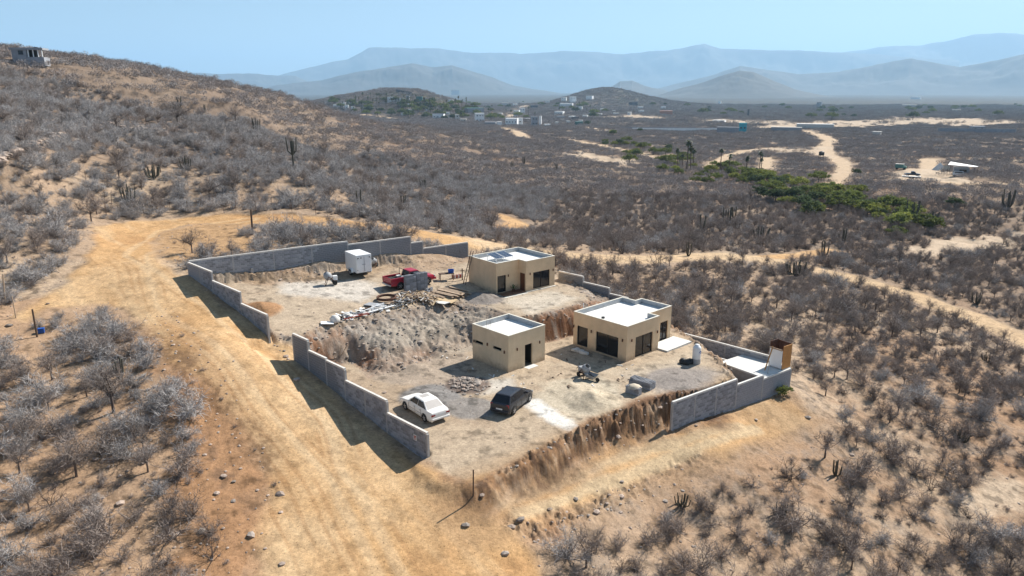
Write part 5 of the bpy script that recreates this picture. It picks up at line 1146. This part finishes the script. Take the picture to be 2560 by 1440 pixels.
# cacti
def cactus_mesh(seed, n, H_, sprd=.5, trunk=0):
    r = random.Random(seed); o = MB()
    for k in range(n):
        a = k*6.283/n+r.uniform(-.3,.3); rb_ = r.uniform(.15, 1)*sprd; h_ = H_*r.uniform(.6, 1); p = Vector((0,0,trunk)) if trunk else Vector((math.cos(a)*rb_*.35, math.sin(a)*rb_*.35, 0)); q = Vector((math.cos(a)*rb_, math.sin(a)*rb_, trunk+h_*.25)); e = Vector((math.cos(a)*rb_*1.25, math.sin(a)*rb_*1.25, trunk+h_))
        o.bar(p, q, .085, 6, .10, False); o.bar(q, e, .10, 6, .07)
    if trunk: o.bar((0,0,-.2),(0,0,trunk+.1),.16,7,.12)
    return o.mesh('cactus_stems', M['cactus'])
CM = [cactus_mesh(1,11,2.4,.9), cactus_mesh(2,8,3.0,.8), cactus_mesh(3,14,2.0,1.1), cactus_mesh(4,7,2.9,.75,2.6), cactus_mesh(5,4,1.9,.4)]
CACTI = [(735,432,3,1.15,'tall branching cactus on a trunk standing clear on the middle hillside'),(322,503,0,1.0,'many-stemmed cactus clump just above the bend of the track'),(465,422,0,.9,'cactus clump with upright stems on the slope left of centre'),(384,445,2,1.0,'spreading cactus clump in the scrub on the left slope'),
      (450,268,4,1.6,'single dark cactus high on the left hill'),(511,282,4,1.3,'slender column cactus below the left ridge'),(898,508,4,1.2,'small cactus left of the valley floor'),(1010,520,4,1.3,'thin cactus on the slope behind the back wall'),
      (300,945,4,.8,'broken dark cactus stumps on the left foreground slope'),(1818,560,1,1.5,'cactus group in front of the green creek trees left side'),(1755,575,4,1.8,'thin tall cactus in the brush left of the creek'),(1835,545,4,1.6,'short cactus beside the larger group left of the creek'),
      (2280,555,1,2.0,'tall cactus at the right end of the creek trees'),(2325,560,2,1.6,'wide cactus clump right of the creek trees'),(2520,520,1,1.8,'cactus at the right frame edge beyond the camp'),(2060,640,4,1.5,'cactus below the bright green trees'),
      (1990,690,2,1.2,'low cactus clump beside the back track'),(2105,610,4,1.7,'dark column cactus in brush under the creek'),(1280,420,4,1.6,'cactus in the brush in the middle distance'),(1310,410,4,1.8,'second cactus in the middle-distance brush'),(1390,430,4,1.8,'cactus right of the middle-distance pair'),
      (2440,760,0,.8,'dark cactus clump on the right plain near the block wall track'),(2470,905,2,.55,'cactus clump right of the orange board box'),(1705,1265,2,.42,'small cactus clump in the foreground right of the lower track'),(2400,1105,2,.5,'cactus clump in the right foreground scrub'),(1950,1290,2,.45,'bare stubby cactus in the lower right foreground'),(2090,1190,4,.7,'little forked cactus among right foreground shrubs'),
      (1720,640,4,1.2,'cactus stem next to the back track bend'),(1905,600,2,1.4,'rounded cactus clump left under the green trees'),(1060,470,0,1.0,'cactus clump on the far side of the gully'),(640,330,1,1.2,'upright cactus beside the dark gully')]
for px, py, k, s_, lab in CACTI:
    q = T(px, py); o = bpy.data.objects.new('cactus', CM[k]); COL.objects.link(o); o.scale = (s_,)*3; tag(o, lab, 'cactus', 'cacti standing in the scrub', tuple(q), random.uniform(0,6))

# leafy trees and palms
def leafy(seed, R_, H_, nb, m, nleaf=34, ls=.3):
    r = random.Random(seed); tr = MB(); cr = MB(); tr.bar((0,0,-.3),(0,0,H_*.4),.16,6,.11); top = Vector((0,0,H_*.38))
    for k in range(nb):
        v = uvec(r); v.z = abs(v.z)*.9-.12; rr_ = r.uniform(.45,1); p = Vector((v.x*R_*rr_, v.y*R_*rr_, H_*.52+v.z*H_*.46*rr_)); 
        if k % 3 == 0: tr.bar(top, p, .06, 4, .02, False)
        cs = r.uniform(.35,.75)
        for i in range(nleaf):
            q = p+Vector((r.gauss(0,cs*.5), r.gauss(0,cs*.5), r.gauss(0,cs*.32))); n1_ = uvec(r); a = n1_.orthogonal().normalized()*ls*r.uniform(.5,1); b = n1_.cross(a)*.8; cr.poly([q-a, q+b*.6, q+a, q-b*.6], [(0,1,2,3)])
    return tr.mesh('trunk', M['bark']), cr.mesh('crown', M[m])
TREES = [leafy(1,2.4,3.2,34,'g1'), leafy(2,2.6,3.0,34,'g2'), leafy(3,2.2,3.6,34,'g3'), leafy(4,2.8,3.4,36,'g1'), leafy(5,2.3,2.6,30,'g2')]
def palmtree(seed, H_):
    r = random.Random(seed); tr = MB(); cr = MB(); p = Vector((0,0,-.3)); lean = Vector((r.uniform(-.05,.05), r.uniform(-.05,.05), 1))
    for k in range(5): q = p+lean*(H_+.3)/5+Vector((r.gauss(0,.05), r.gauss(0,.05), 0)); tr.bar(p, q, .24-.02*k, 7, .22-.02*k, False); p = q
    for k in range(34):
        a = r.uniform(0,6.283); el = r.uniform(-.9,1.2); L_ = r.uniform(1.2,1.9); c = p; w_ = .34
        for j in range(3):
            d = Vector((math.cos(a)*math.cos(el), math.sin(a)*math.cos(el), math.sin(el))); e = c+d*L_/3; s = d.cross(Vector((0,0,1))); s = (s.normalized() if s.length > .01 else Vector((1,0,0)))*w_; s2_ = s*(.9 if j < 2 else .1)
            cr.poly([c-s, c+s, e+s2_, e-s2_], [(0,1,2,3)]); c = e; el -= .45
    return tr.mesh('trunk', M['bark']), cr.mesh('crown', M['palm'])
PALMS = [palmtree(1,8), palmtree(2,6.5), palmtree(3,9.5)]
def plant(name, label, cat, px, py, pr_, s_, group, D=None):
    q = T(px, py); t = thing(name, label, cat, (q[0], q[1], q[2]-.05), random.uniform(0,6), group); t.scale = (s_,)*3
    for pn, me in (('trunk', pr_[0]), ('crown', pr_[1])): o = bpy.data.objects.new(pn, me); COL.objects.link(o); o.parent = t
    return t
for k, (px, py, s_, lab) in enumerate([(1694,418,1,'leftmost fan palm of the creek group'),(1706,418,.85,'second fan palm from the left in the creek group'),(1716,428,1.3,'tallest fan palm of the creek group'),(1726,426,1.25,'fan palm leaning beside the tallest one'),(1733,414,1.1,'right fan palm of the dense creek group'),
        (1800,430,1,'lone palm right of the dense group'),(1820,436,.95,'palm next to the lone palm by the orange track'),(1864,437,1.05,'middle palm of the row along the creek'),(1898,440,.95,'right palm of the row along the creek'),(1903,438,.8,'small palm touching the right palm of the row')]):
    plant('palm_tree', lab, 'palm', px, py, PALMS[k % 3], s_, 'palms along the creek')
creek = [(1510,345,1585,385,10,2),(1580,365,1690,400,12,2),(1660,400,1770,440,16,0),(1770,425,1920,455,16,0),(1880,450,2060,500,30,1),(1900,500,2080,540,14,1),(2040,470,2160,530,14,0),(2130,500,2200,545,8,1),(2180,540,2330,570,12,0)]
LBL = ['olive green tree in the dry creek bed','yellow-green tree in the dry creek bed','dark green tree in the dry creek bed','broad olive tree in the dry creek bed','low yellow-green bush tree in the creek bed']
tk = []
for xa, ya, xb, yb, n_, m_ in creek:
    for k in range(n_):
        f_ = random.random(); tk.append((xa+(xb-xa)*f_+random.gauss(0,9), ya+(yb-ya)*f_+random.gauss(0,13), random.choice([m_, 1, 0, 3, 4] if m_ != 1 else [1,1,4,0,3,2])))
for px, py, k in tk: plant('leafy_tree', LBL[k], 'tree', px, py, TREES[k], random.uniform(.75, 1.35)*(1.2 if py < 420 else 1), LBL[k]+' group')
for px, py, k, lab in ((1960,990,1,'green shrub at the foot of the front right block wall'),):
    t = plant('green_shrub', lab, 'shrub', px, py, TREES[0], .32, None)
for px, py, s_, lab in ((2140,440,.9,'dark evergreen shrub near the sandy track end'),(2385,520,.9,'round green bush below the camp'),(1600,330,1.2,'green tree by the highway wall'),(2250,520,.8,'green tree left of the right-hand cactus')):
    plant('leafy_tree', lab, 'tree', px, py, TREES[2], s_, None)
# the village: trees, palms and houses
vt = []
for k in range(135): vt.append((random.uniform(800,1330), None))
for k in range(190):
    px = random.choice([random.gauss(960,70), random.gauss(1080,60), random.uniform(1100,1480), random.uniform(820,1180)]); lo = np.interp(px, [780,865,918,1076,1217,1480], [262,281,292,300,312,318]); up = np.interp(px, [780,900,1100,1300,1480], [252,252,258,250,262]); py = random.uniform(up, lo-2)
    kd = random.random(); vlab = 'left part of the village' if px < 1000 else 'middle of the village' if px < 1200 else 'right part of the village'
    if kd < .42: plant('palm_tree', 'distant palm among the houses in the '+vlab, 'palm', px, py, PALMS[k % 3], random.uniform(1.2,1.9), 'palms in the '+vlab)
    else: plant('leafy_tree', 'distant dark green tree in the '+vlab, 'tree', px, py, TREES[(2,0,3)[k % 3]], random.uniform(2.0,3.6), 'green trees in the '+vlab)
for k in range(45):
    px = random.uniform(1480,2560); py = random.choice([random.uniform(262,285), random.uniform(268,300)]); plant('leafy_tree', 'distant dark tree on the plain beyond the highway wall', 'tree', px, py, TREES[(2,0,3)[k % 3]], random.uniform(2.0,4.0), 'dark trees on the plain beyond the highway wall')

def building(pl, pr_, yt, yb, m, rows, cols, label, name='village_house', yaw=None, depth=.8, roofm=None, D=None, cat='building'):
    q = G([((pl+pr_)/2, yb)], True)[0] if D is None else PD((pl+pr_)/2, yb, D)
    zc = q[1]*cp-(q[2]-CH)*sp; W_ = max((pr_-pl)/F*zc*.92, 3); H_ = max((yb-yt)/F*zc, 2.4); Dp = W_*depth; az = math.atan2(q[0], q[1]); rz = -az+(random.uniform(-.35,.35) if yaw is None else yaw)
    t = thing(name, label, cat, (q[0], q[1], q[2]), rz)
    MB().box(-W_/2,W_/2,0,Dp,-2,H_).build('wall', M[m], t); MB().box(-W_/2-.25,W_/2+.25,-.25,Dp+.25,H_+.003,H_+.3).build('roof', M[roofm or m], t)
    for r_ in range(rows):
        for c in range(cols):
            x0 = -W_/2+W_*(c+.5)/cols; z0 = H_*(r_+.5)/rows; ww = min(W_/cols*.4, 1.8); hh = min(H_/rows*.45, 1.6)
            w_ = MB().box(x0-ww/2-.1,x0+ww/2+.1,-.06,.02,z0-hh/2-.1,z0+hh/2+.1).build('window', M[m], t); MB().box(x0-ww/2,x0+ww/2,-.09,-.061,z0-hh/2,z0+hh/2).build('pane', M['glass'], w_)
    return t
B_ = [(1167,1213,271,285,'greywall',0,0,'wide grey-green warehouse behind the white two-storey house','greenbg'),(1189,1212,284,306,'offwhite',2,3,'white two-storey house below the warehouse',None),(1244,1256,305,314,'offwhite',0,0,'small blank white cube left of the long white building',None),
 (1262,1294,297,313,'offwhite',1,4,'long white building with a row of windows',None),(1294,1307,296,313,'offwhite',1,1,'bright white block at the end of the long white building',None),(1329,1345,292,315,'greywall',2,2,'tall slate-grey house standing close to the highway',None),(1347,1353,291,312,'offwhite',0,0,'slim white tower house beside the grey one',None),
 (1283,1298,276,291,'offwhite',2,2,'white villa with a stepped front left wing',None),(1298,1313,271,286,'offwhite',2,2,'white villa with a stepped front right wing',None),(1326,1345,264,271,'darkroof',1,2,'dark low roof above the wide grey wall',None),(1385,1408,279,288,'offwhite',1,3,'white bungalow with blue shade right of the villas',None),
 (1392,1414,291,298,'greywall',0,0,'low grey building below the white bungalow',None),(1431,1448,293,301,'darkroof',0,0,'dark shed with pitched look near the highway',None),(1440,1459,305,313,'greenbg',0,0,'dark green container shed by the highway',None),(1362,1377,311,316,'offwhite',0,0,'small white roof by the highway among wrecks',None),
 (1402,1416,244,254,'offwhite',2,2,'small white house on the hill left of the gabled villa',None),(1424,1441,242,256,'offwhite',2,2,'white gabled villa on the hillside',None),(1464,1481,240,250,'offwhite',1,2,'white house right of the gabled villa on the hillside',None),(1398,1432,259,267,'offwhite',1,5,'wide low white building under the villas',None),
 (1255,1272,257,264,'capcon',1,2,'pale flat roof house above the sandy road',None),(1020,1034,208,220,'yellow',1,1,'ochre cube house on top of the hill',None),(1001,1008,213,221,'offwhite',0,0,'tiny white house left of the ochre one on the hill',None),(1131,1150,226,237,'greywall',1,2,'blue-grey cube house at the end of the hill road',None),
 (968,990,243,255,'offwhite',1,2,'white-grey house at the hill foot',None),(992,1013,246,256,'capcon',1,2,'cream house at the hill foot',None),(1015,1024,240,251,'greywall',0,0,'small blue-grey house at the hill foot',None),(1040,1057,242,255,'greenbg',0,0,'green-roofed house at the hill foot',None),
 (862,872,263,274,'offwhite',1,1,'bright white house at the left end of the village',None),(879,887,267,276,'offwhite',0,0,'white shed second from the left end of the village',None),(900,909,257,261,'offwhite',0,0,'little white roof among palms on the left',None),(1064,1076,272,279,'offwhite',0,0,'white rooftop tank house in the middle palms',None),
 (1080,1110,285,299,'offwhite',1,3,'white house with a dark roof left of the cream towers','darkroof'),(1122,1131,287,302,'capcon',2,1,'cream tower left of a pair',None),(1138,1149,287,302,'capcon',2,1,'cream tower right of a pair',None),(833,851,262,267,'offwhite',0,0,'low white wall-like house at the far left',None),
 (1576,1595,256,264,'darkroof',1,3,'dark roofed house on the flank of the round hill',None),(1654,1665,266,273,'offwhite',1,1,'white cube house above the pink walled one',None),(1648,1682,278,289,'pink',0,0,'long pink-brown walled building on the plain',None),(1790,1848,319,333,'greywall',0,0,'dark grey walled yard building left of the turquoise house',None),
 (1847,1866,309,331,'turq',1,2,'turquoise house standing by the highway wall',None),(1780,1812,301,306,'offwhite',0,0,'low white shed roof behind the turquoise house',None),(1926,2004,319,328,'greywall',0,0,'long low grey building right of the turquoise house','capcon'),(1990,2084,311,322,'capcon',0,0,'wide pale roofed building by the sandy track','offwhite'),
 (2430,2462,317,327,'greywall',1,2,'grey house above the long dark wall at right',None),(2040,2052,256,270,'greywall',0,0,'grey tower block far on the plain',None),(1868,1872,274,292,'darkroof',0,0,'dark slim tower behind the turquoise house',None),(2276,2299,243,248,'offwhite',0,0,'bright white far shed on the plain at right',None),
 (2255,2290,262,267,'capcon',0,0,'pale far farm building on the plain',None),(2380,2400,274,279,'capcon',0,0,'small pale building on the far right plain',None),(1795,1802,253,258,'offwhite',0,0,'tiny white house on the plain above the highway',None),(1150,1166,298,306,'capcon',1,2,'pale low house left of the white two-storey one',None),
 (1210,1240,306,312,'greywall',0,0,'low grey yard wall building under the white two-storey house',None),(1500,1512,272,278,'offwhite',0,0,'little white house at the round hill foot',None),(2180,2200,330,338,'capcon',0,0,'sand-coloured block building left of the long dark wall',None)]
for b in B_: building(*b[:7], b[7], roofm=b[8], yaw=0 if (b[1]-b[0]) > 50 else None, depth=.25 if (b[1]-b[0]) > 50 else .8)
for k in range(34):
    px = random.choice([random.uniform(840,1180), random.uniform(1180,1500), random.uniform(1380,1620)]); lo = np.interp(px, [780,865,918,1076,1217,1480,1700], [262,281,290,298,310,316,318]); py = random.uniform(256, lo-3); wv = random.uniform(7,15)
    sd_ = 'left part' if px < 1060 else 'middle' if px < 1300 else 'right part'
    building(px-wv/2, px+wv/2, py-random.uniform(4,8), py, 'offwhite', 1, random.choice([0,1,2]), 'small white house among trees in the '+sd_+' of the village')['group'] = 'small white houses in the '+sd_+' of the village'
def longwall(pts, h_, th_, m, name, label):
    g = G(pts, False); t = MB()
    for a, b in zip(g[:-1], g[1:]): t.plank((a[0],a[1],a[2]+h_/2-1), (b[0],b[1],b[2]+h_/2-1), th_, h_+2)
    return tag(t.build(name, M[m]), label, 'wall')
longwall([(1200,311),(1330,318),(1440,321),(1600,323),(1790,325)], 2.2, .5, 'greywall', 'highway_wall', 'long pale roadside wall running right from the village')
longwall([(1580,327),(1700,328),(1800,328)], 3.0, .6, 'offwhite', 'highway_wall', 'bright whitewashed stretch of wall left of the turquoise house')
longwall([(2080,322),(2350,327)], 1.6, .5, 'greywall', 'highway_wall', 'low grey wall stretch between pale building and dark wall')
longwall([(2345,333),(2450,335),(2538,337)], 4.5, .6, 'greywall', 'yard_wall', 'long dark grey yard wall at the far right')
longwall([(990,229),(1000,231),(1030,236)], 4, .8, 'darkroof', 'hill_wall', 'dark retaining wall across the hill below the ochre house')
# house on the left hill
q = PD(66, 143, 236); t = thing('hill_house', 'flat-roofed grey house with an open porch on the left hilltop', 'house', tuple(q), R(12))
t.scale = (.72,)*3
MB().box(-5.4,5.6,0,6,2.6,3.3).build('roof', M['greywall'], t); MB().box(-4.8,.0,.4,5.6,-3,2.6).build('wall', M['greywall'], t); MB().box(-2.6,-1.0,.33,.39,.9,2.3).build('window', M['glass'], t)
for xx_ in (.6,2.2,3.8,5.1): MB().box(xx_-.14,xx_+.14,.4,.7,-2,2.6).build('column', M['offwhite'], t)
MB().box(0,5.6,.2,5.8,-3,.1).build('terrace', M['greywall'], t); MB().box(0,2.2,3,5.6,.1,2.6).build('back_wall', M['void'], t); MB().box(2.0,3.0,2.5,3.5,3.3,3.7).build('roof_tank', M['darkroof'], t)
# water tower at the sandy track
q = T(2052,402); t = thing('water_tower', 'black water tank on a timber tower beside the sandy track', 'water tower', tuple(q))
for a in (-.9,.9):
    for b in (-.9,.9): l = MB(); l.bar((a,b,0),(a*.8,b*.8,2.6),.1,5); l.build('leg', M['darkwood'], t)
MB().lathe([(0,2.6),(1.25,2.6),(1.25,4.2),(.4,4.6),(0,4.6)], n=14).build('tank', M['blacksteel'], t)
# the camp on the right
q = T(2395,440); az = -math.atan2(q[0], q[1])
t = thing('camper', 'grey-blue camper with a side window parked at the camp', 'camper', tuple(q), az+.1)
MB().box(-1.6,3.2,.3,2.8,.6,3.0).build('body', M['greysteel'], t, False, .05); MB().box(.2,2.4,.26,.295,1.5,2.3).build('window', M['glass'], t)
for a in (-.8,2.4): o = MB(); o.bar((a,.25,.4),(a,.55,.4),.4,14); o.build('wheel', M['rubber'], t)
t = thing('shade_canopy', 'white sloping shade canopy over the camper', 'canopy', tuple(q), az+.1)
MB().poly([(-3.6,-1,3.9),(4.6,-1.2,3.5),(6.2,3.4,3.3),(-2.6,3.6,4.6),(-3.6,-1,3.85),(4.6,-1.2,3.45),(6.2,3.4,3.25),(-2.6,3.6,4.55)], [(0,1,2,3),(7,6,5,4),(0,4,5,1),(1,5,6,2),(2,6,7,3),(3,7,4,0)]).build('canopy_sheet', M['white'], t)
for a, b in ((-3.5,-.9),(4.5,-1.1),(6.0,3.3),(-2.5,3.5)): o = MB(); o.bar((a,b,0),(a,b,3.4),.06,5); o.build('pole', M['darkwood'], t)
q2 = T(2391,441); t = thing('parked_van', 'white van parked in front of the camper', 'van', tuple(q2), az)
MB().box(-1.2,2.2,-1.4,.2,.45,1.3).box(-.9,1.9,-1.3,.1,1.3,1.9).build('body', M['white'], t, False, .08); MB().box(-.7,1.7,-1.34,-1.305,1.38,1.8).build('window', M['glass'], t)
for a in (-.6,1.6): o = MB(); o.bar((a,-1.42,.33),(a,-1.2,.33),.33,14); o.build('wheel', M['rubber'], t)
q = T(2347,425); o = MB().poly([(-2,-1.6,0),(2.2,-1.6,0),(2.2,1.6,0),(-2,1.6,0),(.1,-.2,2.9),(.3,.2,2.9)], [(0,1,4),(1,2,5,4),(2,3,5),(3,0,4,5)]); tag(o.build('tent', M['tarp']), 'pale peaked tent at the camp left of the canopy', 'tent', loc=tuple(q), rz=.3)
q = T(2365,428); o = MB().poly([(-1.6,-1.2,0),(1.6,-1.2,0),(1.6,1.2,0),(-1.6,1.2,0),(-.9,0,2.1),(.9,0,2.1)], [(0,1,5,4),(1,2,5),(2,3,4,5),(3,0,4)]); tag(o.build('tent', M['sandm']), 'small sand-coloured tent between the pale tent and the canopy', 'tent', loc=tuple(q), rz=-.2)
q = T(2280,440); t = thing('pickup_truck', 'dark pickup truck parked at the camp', 'truck', tuple(q), az+.15)
carbody(t, [(-2.6,.5,.7,.8,.93),(-1.8,.4,.9,1.0,1),(.4,.4,.93,1.02,1),(1.7,.4,.9,1.0,.99),(2.6,.45,.7,.8,.85)], 1.84, M['darkcar'], .37, (-1.6,1.6)); cabin(t, 1.0, 1.7, (-.5,1.3), (-.4,.6), .84, .7, M['darkcar'])
q = T(2278,446); t = thing('flat_trailer', 'flatbed trailer with pale deck standing in front of the dark pickup', 'trailer', tuple(q), az+.1)
MB().box(-3,3,-1.1,1.1,.6,.85).build('deck', M['tarp'], t); MB().box(-2.9,2.9,-1.12,1.0,.35,.6).build('frame', M['blacksteel'], t)
for a in (-.5,.5): o = MB(); o.bar((a,-1.15,.33),(a,-.95,.33),.33,12); o.build('wheel', M['rubber'], t)
q = T(2250,424); t = thing('old_truck', 'old dark green truck behind the pickup at the camp', 'truck', tuple(q), az-.1)
MB().box(-1.8,1.2,-.9,.9,.7,2.2).box(1.2,2.2,-.85,.85,.7,1.5).build('body', M['greenbg'], t, False, .06); MB().box(-1.85,1.25,-.95,.95,2.2,2.28).build('roof', M['capcon'], t)
for a in (-1.1,1.6): o = MB(); o.bar((a,-.95,.4),(a,.95,.4),.4,12); o.build('wheel', M['rubber'], t)
